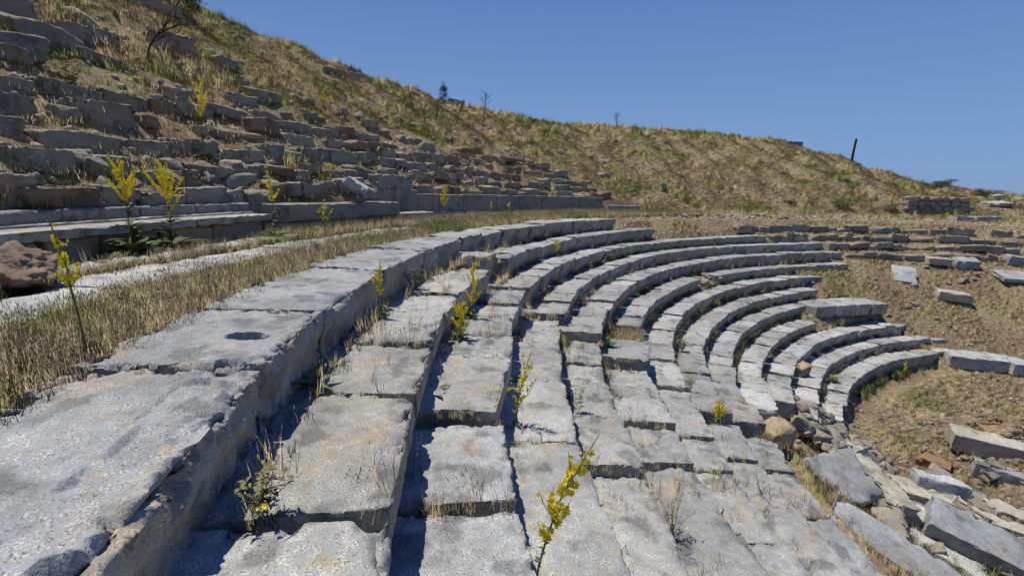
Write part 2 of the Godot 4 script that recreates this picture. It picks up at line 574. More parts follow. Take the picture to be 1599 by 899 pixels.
func build_rows():
	rng.seed = 77
	for k in 13:
		var what: String = "edge row of big worn grey slabs along the grassy walkway" if k == 0 else ("lowest curved row of worn stone seats, ending at the grassy floor" if k == 12 else "curved row of worn grey stone seats, %s row down from the grassy walkway" % ORD[k])
		var row = thing("seat_row", what, "seat row", Vector3.ZERO, "curved rows of stone seats")
		var idx := 0
		for s in NEAR[k]:
			var dist := Vector2(polar(RA - k * DEP, (s[0] + s[1]) * 0.5).x, polar(RA - k * DEP, (s[0] + s[1]) * 0.5).z).length()
			var cell := clampf(dist * 0.0075, 0.019, 0.08)
			var o := {"col": tone(k), "r": 0.006, "fr": 0.008, "amp": 0.007, "fine": 0.008, "chip": 0.10, "chipw": 0.045, "inset": 0.06, "ledge": 0.52 if rng.randf() < 0.7 else -1.0, "rust": 0.3, "patina_bounce": 0.75}
			var dep := 0.0
			if k == 0:
				o.merge({"fr": 0.075, "chip": 0.12, "chipw": 0.08, "ledge": -1.0, "h": 0.52, "inset": 0.05, "patina_bounce": 0.8, "amp": 0.016, "fine": 0.008}, true)
				dep = 1.12 - s[2] * 0.5
				o.col = Color(0.318, 0.324, 0.336)
				if idx == 0:
					cell = 0.016
					o.merge({"chip": 0.17, "chipw": 0.10}, true)
					o.dents = [[-1.05, 0.36, 0.34, 0.018, 0.02], [-0.72, 0.30, 0.16, 0.03, 0.03], [-0.45, 0.33, 0.10, 0.022, 0.035], [-0.2, 0.62, 0.22, 0.014, 0.02], [0.1, 0.7, 0.3, 0.012, 0.015], [-0.6, 0.45, 0.05, 0.02, 0.02], [0.35, 0.5, 0.12, 0.012, 0.02]]
				if idx == 1:
					o.dents = [[0.10, 0.32, 0.085, 0.145, 0.15, 0.8], [0.55, 0.5, 0.1, 0.015, 0.02]]
					cell = 0.015
			elif k <= 2 and dist < 5.0:
				o.dents = [[rng.randf_range(-0.4, 0.4), rng.randf_range(0.2, 0.6), rng.randf_range(0.1, 0.35), 0.012, 0.016], [rng.randf_range(-0.4, 0.4), rng.randf_range(0.2, 0.6), 0.014, rng.randf_range(0.1, 0.2), 0.012]]
			if k == 1: o.merge({"fr": 0.035, "chip": 0.13, "h": 0.56, "inset": 0.05}, true)
			if k == 2 and idx == 2: o.h = 0.6
			seat_block(row, k, s[0], s[1], s[2], s[3], s[4], cell, o, dep, rng.randf_range(0.0, 0.03))
			idx += 1
		for f in FAR[k]:
			var a: float = f[0]
			var r := RA - k * DEP
			var off := 0.0
			var lift := 0.0
			while a < f[1] - 0.8:
				var len := rng.randf_range(0.75, 1.45)
				var a1 := minf(a + rad_to_deg(len / r), f[1])
				if f[1] - a1 < 1.4: a1 = f[1]
				off = clampf(off + rng.randf_range(-0.025, 0.025), -0.06, 0.06)
				lift = clampf(lift + rng.randf_range(-0.03, 0.03), -0.04, 0.04)
				var rise := 0.06 * smoothstep(235.0, 250.0, a) if k < 5 else 0.0
				var back := lerpf(0.22, 0.0, smoothstep(193.0, 204.0, a)) if k == 0 else 0.0
				if k == 0: rise = 0.05
				var p := polar(r, (a + a1) * 0.5)
				var cell := clampf(Vector2(p.x, p.z).length() * 0.0115, 0.07, 0.3)
				var o := {"col": tone(k), "r": 0.01, "fr": 0.015, "amp": 0.014, "fine": 0.010, "chip": 0.11, "chipw": 0.08, "inset": 0.08, "ledge": 0.52, "rust": 0.25, "patina_bounce": 0.8}
				if k == 0: o.ledge = -1.0
				seat_block(row, k, a, a1, back + off + rng.randf_range(-0.02, 0.02), back + off + rng.randf_range(-0.02, 0.02), lift + rise + rng.randf_range(-0.02, 0.02), cell, o, 0.0, rng.randf_range(0.01, 0.05))
				a = a1
		if k == 8:   # shifted wide slabs at the far end of this row
			var e := [[237.2, 241.0, -0.35, -0.6], [241.2, 244.6, -0.6, -0.8], [244.7, 247.6, -0.8, -0.92], [247.7, 250.8, -0.92, -1.0]]
			for s in e:
				seat_block(row, k, s[0], s[1], s[2], s[3], rng.randf_range(0.0, 0.03), 0.14, {"col": tone(k), "fr": 0.02, "inset": 0.05, "chip": 0.08, "patina_bounce": 0.5}, 1.25)
		if k == 10:
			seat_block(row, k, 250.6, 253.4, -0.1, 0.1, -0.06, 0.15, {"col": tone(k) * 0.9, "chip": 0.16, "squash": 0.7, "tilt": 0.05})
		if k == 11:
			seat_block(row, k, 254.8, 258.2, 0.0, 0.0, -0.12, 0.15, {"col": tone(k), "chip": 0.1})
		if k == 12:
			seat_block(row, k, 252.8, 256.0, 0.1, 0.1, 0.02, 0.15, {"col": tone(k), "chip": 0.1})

# ------------------------------------------------------------------ the walkway's bench and wall
func ring_block(owner, called, r: float, a0: float, a1: float, dep: float, y: float, h: float, o: Dictionary, cell := 0.1, mat = null):
	var p0 := polar(r, a0)
	var p1 := polar(r, a1)
	var along := p1 - p0
	var x := -along.normalized()
	o.sd = Vector3(r * 3.0 + a0, y * 7.0, a0 * 2.1)
	return part(called, block_mesh(along.length() - 0.008, (along.length() - 0.008) * (r + dep) / r, dep, h, cell, o), mat if mat else M.stone, owner, Transform3D(Basis(x, Vector3.UP, x.cross(Vector3.UP)), (p0 + p1) * 0.5 + Vector3(0, y, 0)))

func build_bench():
	rng.seed = 5
	var bench = thing("stone_bench", "long moulded stone bench with low back at the foot of the rubble slope", "bench")
	var grey := Color(0.29, 0.275, 0.25)
	for a in [[176.2, 180.0], [180.0, 183.6], [183.6, 188.2], [188.2, 192.6]]:
		ring_block(bench, "seat_slab", 28.0, a[0], a[1], 0.62, 0.405, 0.15, {"col": Color(0.40, 0.375, 0.33), "r": 0.012, "chip": 0.06, "patina_bounce": 0.35, "amp": 0.006, "rust": 0.35}, 0.09)
		ring_block(bench, "seat_moulding", 28.49, a[0], a[1], 0.12, 0.445, 0.12, {"col": Color(0.42, 0.40, 0.37), "r": 0.015, "chip": 0.02}, 0.14)
	for a in [[176.2, 180.9], [180.9, 184.2], [184.2, 187.0], [187.0, 189.6], [189.6, 192.7]]:
		ring_block(bench, "backrest", 28.62, a[0], a[1], 0.34, 0.635, 0.5, {"col": grey * 0.9, "r": 0.03, "chip": 0.07, "amp": 0.012, "patina_bounce": 0.2}, 0.09)
	for a in [[176.2, 179.4], [179.4, 182.6], [182.65, 184.4], [184.5, 186.8], [186.9, 189.4], [189.4, 192.4]]:
		ring_block(bench, "base_block", 28.17 + rng.randf_range(-0.03, 0.03), a[0], a[1], 0.5, 0.252, 0.5, {"col": Color(0.36, 0.29, 0.20), "r": 0.03, "chip": 0.09, "rust": 0.8, "amp": 0.02, "patina_bounce": 0.6}, 0.1)
	var wall = thing("block_wall", "wall of tall dressed grey blocks with ochre stains behind the grassy walkway", "wall")
	var ow := {"col": Color(0.29, 0.27, 0.235), "r": 0.02, "chip": 0.05, "rust": 0.5, "patina_bounce": 0.6, "amp": 0.01}
	for a in [[193.0, 195.9], [195.9, 199.2], [199.2, 203.2]]:
		ring_block(wall, "wall_block", 27.7, a[0], a[1], 0.75, 0.62 + rng.randf_range(-0.01, 0.01), 0.42, ow.duplicate(), 0.11)
		ring_block(wall, "footing_block", 27.81, a[0], a[1], 0.6, 0.2, 0.4, {"col": Color(0.35, 0.3, 0.23), "r": 0.02, "chip": 0.05, "rust": 0.5, "patina_bounce": 0.6}, 0.14)
	for a in [[202.4, 204.6], [204.6, 207.2]]:
		ring_block(wall, "wall_block", 28.42, a[0], a[1], 0.5, 1.02, 0.82, ow.duplicate(), 0.14)
	for a in [[207.2, 209.8], [209.8, 213.0], [213.0, 217.6], [217.6, 221.0], [221.0, 224.4], [224.4, 229.0], [229.0, 231.6], [231.6, 234.2]]:
		ring_block(wall, "wall_block", 28.42 + rng.randf_range(-0.015, 0.015), a[0], a[1], 0.4, 0.86 + rng.randf_range(-0.015, 0.015), 0.68, ow.duplicate(), 0.2)
	for a in [[203.4, 208.0], [208.0, 213.5], [213.5, 219.0], [219.0, 225.0], [225.0, 230.0], [230.0, 234.2]]:
		ring_block(wall, "footing_block", 28.3, a[0], a[1], 0.4, 0.19, 0.3, {"col": Color(0.28, 0.25, 0.21), "r": 0.02, "chip": 0.05, "patina_bounce": 0.5}, 0.22)
	for a in [[207.0, 211.0], [211.0, 214.2], [214.2, 219.0]]:
		ring_block(wall, "ledge_slab", 27.9, a[0], a[1], 0.5, 0.09 + rng.randf_range(-0.01, 0.01), 0.14, {"col": Color(0.42, 0.4, 0.36), "r": 0.02, "chip": 0.06}, 0.2)
	ring_block(wall, "step_block", 27.45, 203.3, 206.6, 0.7, 0.27, 0.4, {"col": Color(0.41, 0.385, 0.34), "r": 0.025, "chip": 0.06, "patina_bounce": 0.6}, 0.12)
	var low = thing("low_block_course", "low course of three dressed blocks past the end of the tall wall", "wall")
	for a in [[234.6, 238.3], [238.3, 240.4], [240.4, 243.0]]:
		ring_block(low, "stone_block", 28.2, a[0], a[1], 0.6, 0.42, 0.6, {"col": Color(0.4, 0.4, 0.39), "r": 0.02, "chip": 0.05, "patina_bounce": 0.5}, 0.22)
	# blocks lying on the wall
	var b1 := polar(28.35, 205.0, 1.03)
	var o1 := {"col": Color(0.30, 0.285, 0.255), "r": 0.02, "chip": 0.16, "chipw": 0.16, "amp": 0.02, "patina_bounce": 0.35, "sd": Vector3(4, 9, 2), "squash": 0.6}
	top_mesh("loose_block", block_mesh(1.75, 1.7, 0.5, 0.5, 0.07, o1), M.stone, Transform3D(ring_basis(204.6), polar(28.38, 204.6, 1.5)), "long grey block with broken top lying on the tall wall blocks", "stone block")
	var o2 := {"col": Color(0.40, 0.405, 0.41), "r": 0.03, "chip": 0.12, "chipw": 0.12, "amp": 0.03, "fine": 0.02, "patina_bounce": 0.2, "sd": Vector3(14, 3, 2)}
	top_mesh("loose_block", block_mesh(1.15, 1.05, 0.85, 0.3, 0.05, o2), M.stone, Transform3D(ring_basis(199.5) * Basis.from_euler(Vector3(-0.5, 0.35, 0.1)), polar(27.62, 200.3, 0.96)), "tilted rough grey block leaning on the low wall blocks", "stone block")

func build_walkway_paving():
	rng.seed = 9
	var pav = thing("paving_row", "line of flat grey paving slabs sunk in the dry grass of the walkway", "paving")
	var a := 170.0
	while a < 200.0:
		var a1 := a + rng.randf_range(2.2, 3.6)
		ring_block(pav, "paving_slab", 25.75 + rng.randf_range(-0.08, 0.08), a, a1, rng.randf_range(0.7, 0.9), -0.015 + rng.randf_range(-0.015, 0.015), 0.2, {"col": Color(0.46, 0.46, 0.455), "r": 0.02, "chip": 0.08, "chipw": 0.1, "amp": 0.01}, 0.1)
		a = a1
	a = 176.5
	var p2 = thing("paving_row", "narrow broken paving slabs along the foot of the moulded bench", "paving")
	while a < 192.0:
		var a2 := a + rng.randf_range(2.0, 4.0)
		ring_block(p2, "paving_slab", 27.0 + rng.randf_range(-0.1, 0.1), a, a2 - 0.1, 0.5, -0.005, 0.2, {"col": Color(0.45, 0.45, 0.44), "r": 0.02, "chip": 0.12, "chipw": 0.12, "amp": 0.01}, 0.11)
		a = a2 + rng.randf_range(0.0, 0.5)
	a = 203.0
	var p3 = thing("paving_row", "thin pale paving strip in the grass before the tall block wall", "paving")
	while a < 216.0:
		var a3 := a + rng.randf_range(2.0, 3.6)
		ring_block(p3, "paving_slab", 26.9 + rng.randf_range(-0.1, 0.1), a, a3, 0.5, 0.03, 0.2, {"col": Color(0.45, 0.44, 0.42), "r": 0.02, "chip": 0.1, "chipw": 0.1}, 0.16)
		a = a3

# ------------------------------------------------------------------ rubble
func rubble_mat() -> StandardMaterial3D:
	var t := rng.randf()
	return M.rock_grey if t < 0.5 else (M.rock_pale if t < 0.78 else M.rock_ochre)

func stone_in(owner, at: Vector3, sc: Vector3, yaw: float, lib = null, mat = null, tilt := 0.12):
	var src: Array = lib if lib else blocky
	return part("stone", src[rng.randi() % src.size()], mat if mat else rubble_mat(), owner, Transform3D(rot_basis(yaw + (PI if rng.randf() < 0.5 else 0.0), rng.randf_range(-tilt, tilt), rng.randf_range(-tilt, tilt), sc), at))

func rubble_row(owner, r: float, y_of: Callable, a0: float, a1: float, big: float, gaps: float, jitter := 0.12, grey := false):
	var a := a0
	while a < a1:
		var len := pow(rng.randf(), 1.2) * 0.95 * big + 0.35
		var da := rad_to_deg(len / r)
		if rng.randf() < gaps:
			a += da * 0.8
			continue
		var h := rng.randf_range(0.28, 0.56) * (0.75 + 0.25 * big)
		var d := rng.randf_range(0.35, 0.55)
		var p := polar(r + rng.randf_range(-jitter, jitter), a + da * 0.5)
		var top: float = y_of.call(p, a)
		p.y = top - h * 0.5 + rng.randf_range(-0.14, 0.1)
		stone_in(owner, p, Vector3(len * 1.05, h, d), -deg_to_rad(a + da * 0.5) + PI / 2, null, (M.rock_pale if rng.randf() < 0.5 else M.rock_grey) if grey else null, 0.09)
		a += da * rng.randf_range(0.95, 1.1)

func build_rubble():
	rng.seed = 21
	var nth := ["first", "second", "third", "fourth", "fifth", "sixth", "seventh", "eighth"]
	var ends := [234.8, 234.5, 234.2, 233.4, 231.5, 229.8, 200.0, 194.0]
	for t in 8:
		var row = thing("rubble_tier", "ruined tier of rough stones, %s tier above the bench and wall" % nth[t], "rubble tier", Vector3.ZERO, "ruined stone tiers of the upper slope")
		var r := 29.0 + 0.78 * t
		var lift := 0.25 if t < 5 else 0.16
		rubble_row(row, r, func(p, a): return ground(p.x, p.z) + lift, 177.0, minf(203.0, ends[t]), 1.3 if t > 1 else 1.1, [0.05, 0.05, 0.06, 0.1, 0.15, 0.4, 0.5, 0.5][t], 0.14)
		if ends[t] > 203.5:
			rubble_row(row, r, func(p, a): return ground(p.x, p.z) + lift, 203.0, ends[t], 1.0, [0.03, 0.03, 0.05, 0.1, 0.25, 0.4, 0.5, 0.5][t], 0.08)
	# tumbled stones between the bench and the first tiers
	var heap = thing("rubble_heap", "tumbled grey and ochre stones piled behind the moulded bench", "rubble")
	for i in 70:
		var a := rng.randf_range(179.0, 196.0)
		var p := polar(rng.randf_range(29.0, 30.0), a)
		var s := rng.randf_range(0.14, 0.42)
		p.y = ground(p.x, p.z) + s * rng.randf_range(0.1, 0.5)
		stone_in(heap, p, Vector3(s * rng.randf_range(1.0, 1.6), s * rng.randf_range(0.6, 0.9), s), rng.randf() * TAU, rocks, null, 0.5)
	# rows that carry on as rubble past the dressed seats
	var k0 := [[1, 243.0, 300.0], [2, 247.5, 302.0], [3, 255.8, 303.0], [4, 257.2, 304.0]]
	var nm := ["second", "third", "fourth", "fifth"]
	for i in 4:
		var row2 = thing("rubble_tier", "line of rough stones carrying on the %s seat row beyond the dressed blocks" % nm[i], "rubble tier", Vector3.ZERO, "ruined stone lines beyond the dressed seats")
		var k: int = k0[i][0]
		rubble_row(row2, RA - k * DEP + 0.2, func(_p, _a): return -k * RISE + 0.1, k0[i][1], k0[i][2], 1.25, 0.03 if i > 1 else 0.08, 0.06, true)
	var low = thing("rubble_heap", "scattered rough stones on the bare slope past the middle seat rows", "rubble")
	for i in 26:
		var p := on_ground(rng.randf_range(1330, 1560), rng.randf_range(405, 520))
		var s := rng.randf_range(0.1, 0.3)
		stone_in(low, p + Vector3(0, s * 0.25, 0), Vector3(s * 1.5, s * 0.8, s), rng.randf() * TAU, rocks, M.rock_pale if rng.randf() < 0.6 else null, 0.4)
	var gapfill = thing("rubble_heap", "small pale stones filling a gap in the sixth seat row", "rubble")
	for i in 26:
		var p := polar(RA - 5 * DEP + rng.randf_range(-0.1, 0.5), rng.randf_range(221.9, 226.9))
		var s := rng.randf_range(0.12, 0.32)
		p.y = -5 * RISE - 0.35 + rng.randf_range(0.0, 0.3)
		stone_in(gapfill, p, Vector3(s * 1.3, s * 0.8, s), rng.randf() * TAU, rocks, M.rock_pale, 0.5)
	# rubble core under the broken ends of the lowest rows
	var core = thing("rubble_heap", "heap of small grey rubble spilling from under the lowest seat rows", "rubble")
	for i in 240:
		var f := rng.randf()
		var p := at_level(lerpf(1250, 1385, f) + rng.randf_range(-20, 22), lerpf(668, 708, f) + rng.randf_range(-30, 48), -4.75)
		var g := ground(p.x, p.z)
		var s := rng.randf_range(0.1, 0.3)
		p.y = g + s * 0.3 + maxf(0.0, 0.35 * (1.0 - f)) * rng.randf()
		stone_in(core, p, Vector3(s * 1.4, s * 0.85, s), rng.randf() * TAU, rocks, M.rock_grey if rng.randf() < 0.6 else M.rock_pale, 0.6)
	var edge = thing("rubble_heap", "brown stony rubble along the far edge of the grassy walkway", "rubble")
	for i in 80:
		var p := polar(rng.randf_range(24.0, 25.6), rng.randf_range(228.0, 262.0))
		var s := rng.randf_range(0.08, 0.26)
		p.y = ground(p.x, p.z) + s * 0.2
		stone_in(edge, p, Vector3(s * 1.4, s * 0.8, s), rng.randf() * TAU, rocks, M.rock_ochre if rng.randf() < 0.5 else M.rock_pale, 0.4)
	# small ruined wall on the far right of the slope
	var rw = thing("ruined_wall", "short ruined dry stone wall at the foot of the far grassy slope", "wall")
	var c := on_ground(1412, 331)
	var c2 := on_ground(1512, 333)
	var along := (c2 - c)
	var y0 := minf(c.y, c2.y) - 0.15
	for lv in 4:
		var u := 0.0
		while u < 1.0 - lv * 0.04:
			var l := rng.randf_range(0.35, 1.0)
			var p := c + along * (u + l / along.length() * 0.5)
			p.y = y0 + 0.16 + lv * 0.3
			stone_in(rw, p, Vector3(l * 1.04, 0.33, 0.6), atan2(-along.z, along.x), blocky, M.rock_grey if rng.randf() < 0.6 else M.rock_pale, 0.05)
			u += l / along.length()

func slab_px(called, label, category, px, py, size: Vector3, yaw: float, pitch: float, roll: float, o: Dictionary, mat, lift := 0.0, level = null, group = ""):
	var p := on_ground(px, py) if level == null else at_level(px, py, level)
	o.sd = Vector3(px * 0.37, py * 0.21, 3.0)
	var cell := clampf(p.length() * 0.009, 0.04, 0.2)
	var m := block_mesh(size.x, size.x * o.get("taper", 1.0), size.z, size.y, cell, o)
	var b := Basis.from_euler(Vector3(pitch, yaw, roll))
	return top_mesh(called, m, mat, Transform3D(b, p + Vector3(0, lift - (0.06 if lift >= 0.12 else 0.0), 0) - b * Vector3(0, -size.y * 0.5, size.z * 0.5)), label, category, group)

func build_fallen():
	rng.seed = 33
	var rough := {"r": 0.012, "chip": 0.16, "chipw": 0.10, "amp": 0.016, "fine": 0.018, "patina_bounce": 0.2, "rust": 0.3}
	var smooth := {"r": 0.01, "chip": 0.10, "chipw": 0.07, "amp": 0.006, "fine": 0.006, "patina_bounce": 0.15, "rust": 0.15}
	var mk := func(base: Dictionary, c: Color, extra := {}):
		var d := base.duplicate()
		d.col = c
		d.merge(extra, true)
		return d
	var grey := Color(0.36, 0.365, 0.375)
	var pale := Color(0.46, 0.43, 0.36)
	var white := Color(0.5, 0.5, 0.49)
	var dark := Color(0.26, 0.265, 0.28)
	# fallen blocks below the broken seats
	slab_px("fallen_slab", "speckled grey slab propped steeply below the broken seat edge", "stone slab", 1308, 760, Vector3(1.15, 0.28, 1.05), 0.35, 0.65, 0.25, mk.call(rough, grey, {"fine": 0.03}), M.stone, 0.22)
	slab_px("fallen_block", "small cream block with brown end behind the speckled slab", "stone block", 1328, 722, Vector3(0.5, 0.42, 0.5), 0.3, -0.2, 0.15, mk.call(rough, pale), M.stone, 0.25)
	slab_px("fallen_block", "long rough cream block lying end-on beside the speckled slab", "stone block", 1368, 778, Vector3(0.46, 0.5, 1.55), 0.02, 0.2, -0.1, mk.call(rough, pale, {"fine": 0.05, "chip": 0.2}), M.stone, 0.3)
	slab_px("fallen_block", "cream block with a long ragged upper edge beside the dark-faced block", "stone block", 1434, 786, Vector3(1.35, 0.4, 0.55), -0.62, 0.1, -0.06, mk.call(rough, pale), M.stone, 0.22)
	slab_px("fallen_block", "squared block with white top and dark grey face on the slope", "stone block", 1462, 778, Vector3(0.98, 0.55, 0.42), -0.32, -0.05, -0.08, mk.call(smooth, white, {"patina_bounce": 0.0}), M.stone, 0.3)
	slab_px("fallen_block", "pale block with grey broken end lying under the ragged cream block", "stone block", 1402, 806, Vector3(1.15, 0.36, 0.5), -0.7, 0.0, -0.12, mk.call(rough, white), M.stone, 0.2)
	slab_px("fallen_block", "big dark grey block tilted over with a smooth sloping face", "stone block", 1515, 862, Vector3(1.5, 0.62, 0.85), -0.72, 0.25, -0.22, mk.call(rough, Color(0.31, 0.32, 0.335)), M.stone, 0.28)
	slab_px("fallen_slab", "long smooth blue-grey slab lying just below the seat edge", "stone slab", 1395, 868, Vector3(1.9, 0.25, 0.75), -0.78, 0.1, -0.28, mk.call(smooth, grey), M.stone, 0.12)
	slab_px("fallen_slab", "pale slab lying in weeds between the blue-grey slab and the tilted block", "stone slab", 1475, 872, Vector3(1.2, 0.25, 0.5), -0.8, 0.1, -0.2, mk.call(rough, white), M.stone, 0.12)
	slab_px("fallen_block", "flat grey block behind the dark-faced block", "stone block", 1508, 780, Vector3(0.75, 0.3, 0.5), -0.5, 0.1, -0.15, mk.call(rough, dark), M.stone, 0.12)
	slab_px("fallen_block", "pointed pale stone beside the dark-faced block", "stone block", 1514, 806, Vector3(0.6, 0.3, 0.35), -0.9, 0.2, -0.1, mk.call(rough, pale, {"taper": 0.5}), M.stone, 0.12)
	slab_px("moulded_block", "long cream moulded block with grooved upper face on the slope", "stone block", 1558, 706, Vector3(1.9, 0.45, 0.6), -0.5, 0.12, -0.04, mk.call(smooth, pale, {"dents": [[0.0, 0.24, 0.9, 0.03, 0.05, 0.5], [0.05, 0.36, 0.8, 0.04, 0.06, 0.5]]}), M.stone, 0.2)
	slab_px("fallen_slab", "grey slab leaning on the slope below the moulded block", "stone slab", 1572, 752, Vector3(1.3, 0.4, 0.4), -0.55, 0.0, -0.12, mk.call(smooth, Color(0.34, 0.345, 0.36)), M.stone, 0.15)
	slab_px("fallen_block", "rough cream stone above the long pale slab on the slope", "stone block", 1572, 806, Vector3(0.75, 0.3, 0.5), -0.6, 0.1, -0.1, mk.call(rough, pale), M.stone, 0.12)
	slab_px("fallen_slab", "long pale slab lying below the rough cream stone", "stone slab", 1568, 828, Vector3(1.0, 0.2, 0.35), -0.55, 0.1, -0.1, mk.call(smooth, pale), M.stone, 0.08)
	slab_px("fallen_block", "brown eroded stone lump on the earth slope under the lowest seats", "stone block", 1456, 728, Vector3(0.65, 0.35, 0.5), -0.8, 0.1, -0.2, mk.call(rough, Color(0.36, 0.29, 0.21)), M.rock_ochre, 0.12)
	slab_px("fallen_block", "small grey stone in the grass at the slope's foot", "stone block", 1585, 858, Vector3(0.35, 0.25, 0.3), -0.3, 0.1, 0.1, mk.call(rough, white), M.stone, 0.08)
	slab_px("fallen_block", "brown stone lump beside the moulded block", "stone block", 1556, 680, Vector3(0.7, 0.3, 0.4), -0.4, 0.1, 0.1, mk.call(rough, Color(0.4, 0.33, 0.24)), M.rock_ochre, 0.12)
	slab_px("fallen_block", "rounded ochre boulder jammed at the broken end of the ninth row", "stone block", 1208, 695, Vector3(0.7, 0.6, 0.6), 0.4, 0.1, 0.1, mk.call(rough, Color(0.42, 0.33, 0.22), {"r": 0.14, "chip": 0.05, "rust": 0.8}), M.stone, 0.3)
	slab_px("fallen_block", "ochre and white broken stone standing between the eleventh and twelfth rows", "stone block", 1252, 582, Vector3(0.5, 0.4, 0.35), 0.5, 0.2, 0.2, mk.call(rough, Color(0.46, 0.36, 0.24), {"rust": 0.7}), M.stone, 0.1, -11 * RISE + 0.12)
	for i in 22:
		var p := on_ground(rng.randf_range(1300, 1599), rng.randf_range(735, 899))
		if (RA - Vector2(p.x - CX, p.z - CZ).length()) / DEP < 9.6: continue
		var sz := rng.randf_range(0.2, 0.55)
		top_mesh("stone_fragment", blocky[rng.randi() % blocky.size()], [M.rock_pale, M.rock_grey, M.rock_own][i % 3], Transform3D(rot_basis(rng.randf() * TAU, rng.randf_range(-0.5, 0.5), rng.randf_range(-0.4, 0.4), Vector3(sz * 1.4, sz * 0.7, sz)), p + Vector3(0, sz * 0.12, 0)), "broken stone fragment lying among the fallen blocks below the seats", "stone", "broken fragments among the fallen blocks")
	# slabs further up the bare slope
	slab_px("fallen_slab", "grey grooved slab tipped up on the bare slope", "stone slab", 1412, 434, Vector3(1.0, 0.2, 1.15), -0.45, 0.62, -0.1, mk.call(smooth, Color(0.42, 0.43, 0.44), {"dents": [[-0.15, 0.6, 0.014, 0.6, 0.03, 0.4], [0.2, 0.6, 0.01, 0.6, 0.02, 0.4]]}), M.stone, 0.2)
	slab_px("fallen_block", "thick cream block lying alone on the bare slope", "stone block", 1486, 466, Vector3(1.35, 0.42, 0.75), -0.3, 0.1, -0.1, mk.call(rough, pale), M.stone, 0.2)
	slab_px("fallen_slab", "broad blue-grey slab on the bare slope under the rubble lines", "stone slab", 1592, 434, Vector3(2.2, 0.2, 1.0), -0.05, 0.35, -0.04, mk.call(smooth, Color(0.4, 0.41, 0.43)), M.stone, 0.12)
	slab_px("fallen_block", "big grey speckled stone under the rough stone lines", "stone block", 1504, 414, Vector3(1.2, 0.45, 0.8), -0.1, 0.25, 0.0, mk.call(rough, grey), M.stone, 0.2)
	slab_px("fallen_block", "pale topped stone under the rough stone lines", "stone block", 1464, 412, Vector3(1.1, 0.4, 0.6), -0.1, 0.1, -0.05, mk.call(rough, pale), M.stone, 0.2)
	slab_px("fallen_block", "dark angular stone beside the broad blue-grey slab", "stone block", 1590, 410, Vector3(1.1, 0.5, 0.7), -0.3, 0.1, -0.1, mk.call(rough, grey), M.stone, 0.15)
	slab_px("dressed_block", "larger of two dressed grey blocks standing below the ruined wall", "stone block", 1537, 346, Vector3(1.65, 0.55, 0.7), 0.05, 0.0, 0.02, mk.call(smooth, Color(0.4, 0.4, 0.41)), M.stone, 0.12)
	slab_px("dressed_block", "smaller of two dressed grey blocks standing below the ruined wall", "stone block", 1500, 346, Vector3(1.2, 0.5, 0.7), 0.1, 0.0, -0.03, mk.call(rough, Color(0.4, 0.4, 0.41)), M.stone, 0.1)
	slab_px("loose_slab", "pale flat slab in the grass beyond the ruined wall", "stone slab", 1556, 320, Vector3(1.7, 0.25, 0.9), 0.0, 0.15, 0.05, mk.call(rough, pale), M.stone, 0.1)
	slab_px("loose_slab", "upright pale stone in the grass beyond the ruined wall", "stone slab", 1556, 312, Vector3(1.0, 0.5, 0.5), 0.3, 0.1, 0.1, mk.call(rough, pale), M.stone, 0.2)
	slab_px("loose_slab", "grey stone at the brow beyond the two dressed blocks", "stone slab", 1597, 316, Vector3(1.2, 0.4, 0.6), 0.1, 0.1, 0.0, mk.call(rough, grey), M.stone, 0.1)
	# slabs carrying on the lowest rows over the floor
	var low = thing("paving_row", "broken grey slabs running on from the lowest seat rows over the floor", "paving")
	var lx := [[1504, 550, 0.95], [1536, 553, 0.8], [1566, 556, 0.9], [1592, 561, 0.7]]
	for e in lx:
		var p := at_level(e[0], e[1], -4.72)
		var o: Dictionary = mk.call(smooth, Color(0.42, 0.42, 0.42) * rng.randf_range(0.9, 1.1), {"sd": Vector3(e[0], 1, 2)})
		part("stone_block", block_mesh(e[2], e[2] * 1.05, 1.0, 0.5, 0.12, o), M.stone, low, Transform3D(Basis.from_euler(Vector3(0.05, -0.28 + rng.randf_range(-0.08, 0.08), -0.05)), p - Vector3(0, 0, 0.4)))
	# near rocks
	var rk = rock_mesh(91, 22, false, Color(0.30, 0.23, 0.165), 0.7, 2.2)
	top_mesh("boulder", rk, M.rock_own, Transform3D(rot_basis(0.4, 0.1, 0.1, Vector3(0.72, 0.5, 0.6)), at_level(36, 450, -0.03) + Vector3(-0.05, 0.17, 0)), "rough brown boulder lying on the walkway paving", "boulder")
	var rk2 = rock_mesh(95, 18, true, Color(0.38, 0.30, 0.235), 0.4, 1.5)
	top_mesh("boulder", rk2, M.rock_own, Transform3D(rot_basis(1.0, 0.1, 0.1, Vector3(0.75, 0.5, 0.6)), on_ground(10, 312) + Vector3(-0.1, 0.12, 0)), "big pinkish boulder resting behind the moulded bench", "boulder")
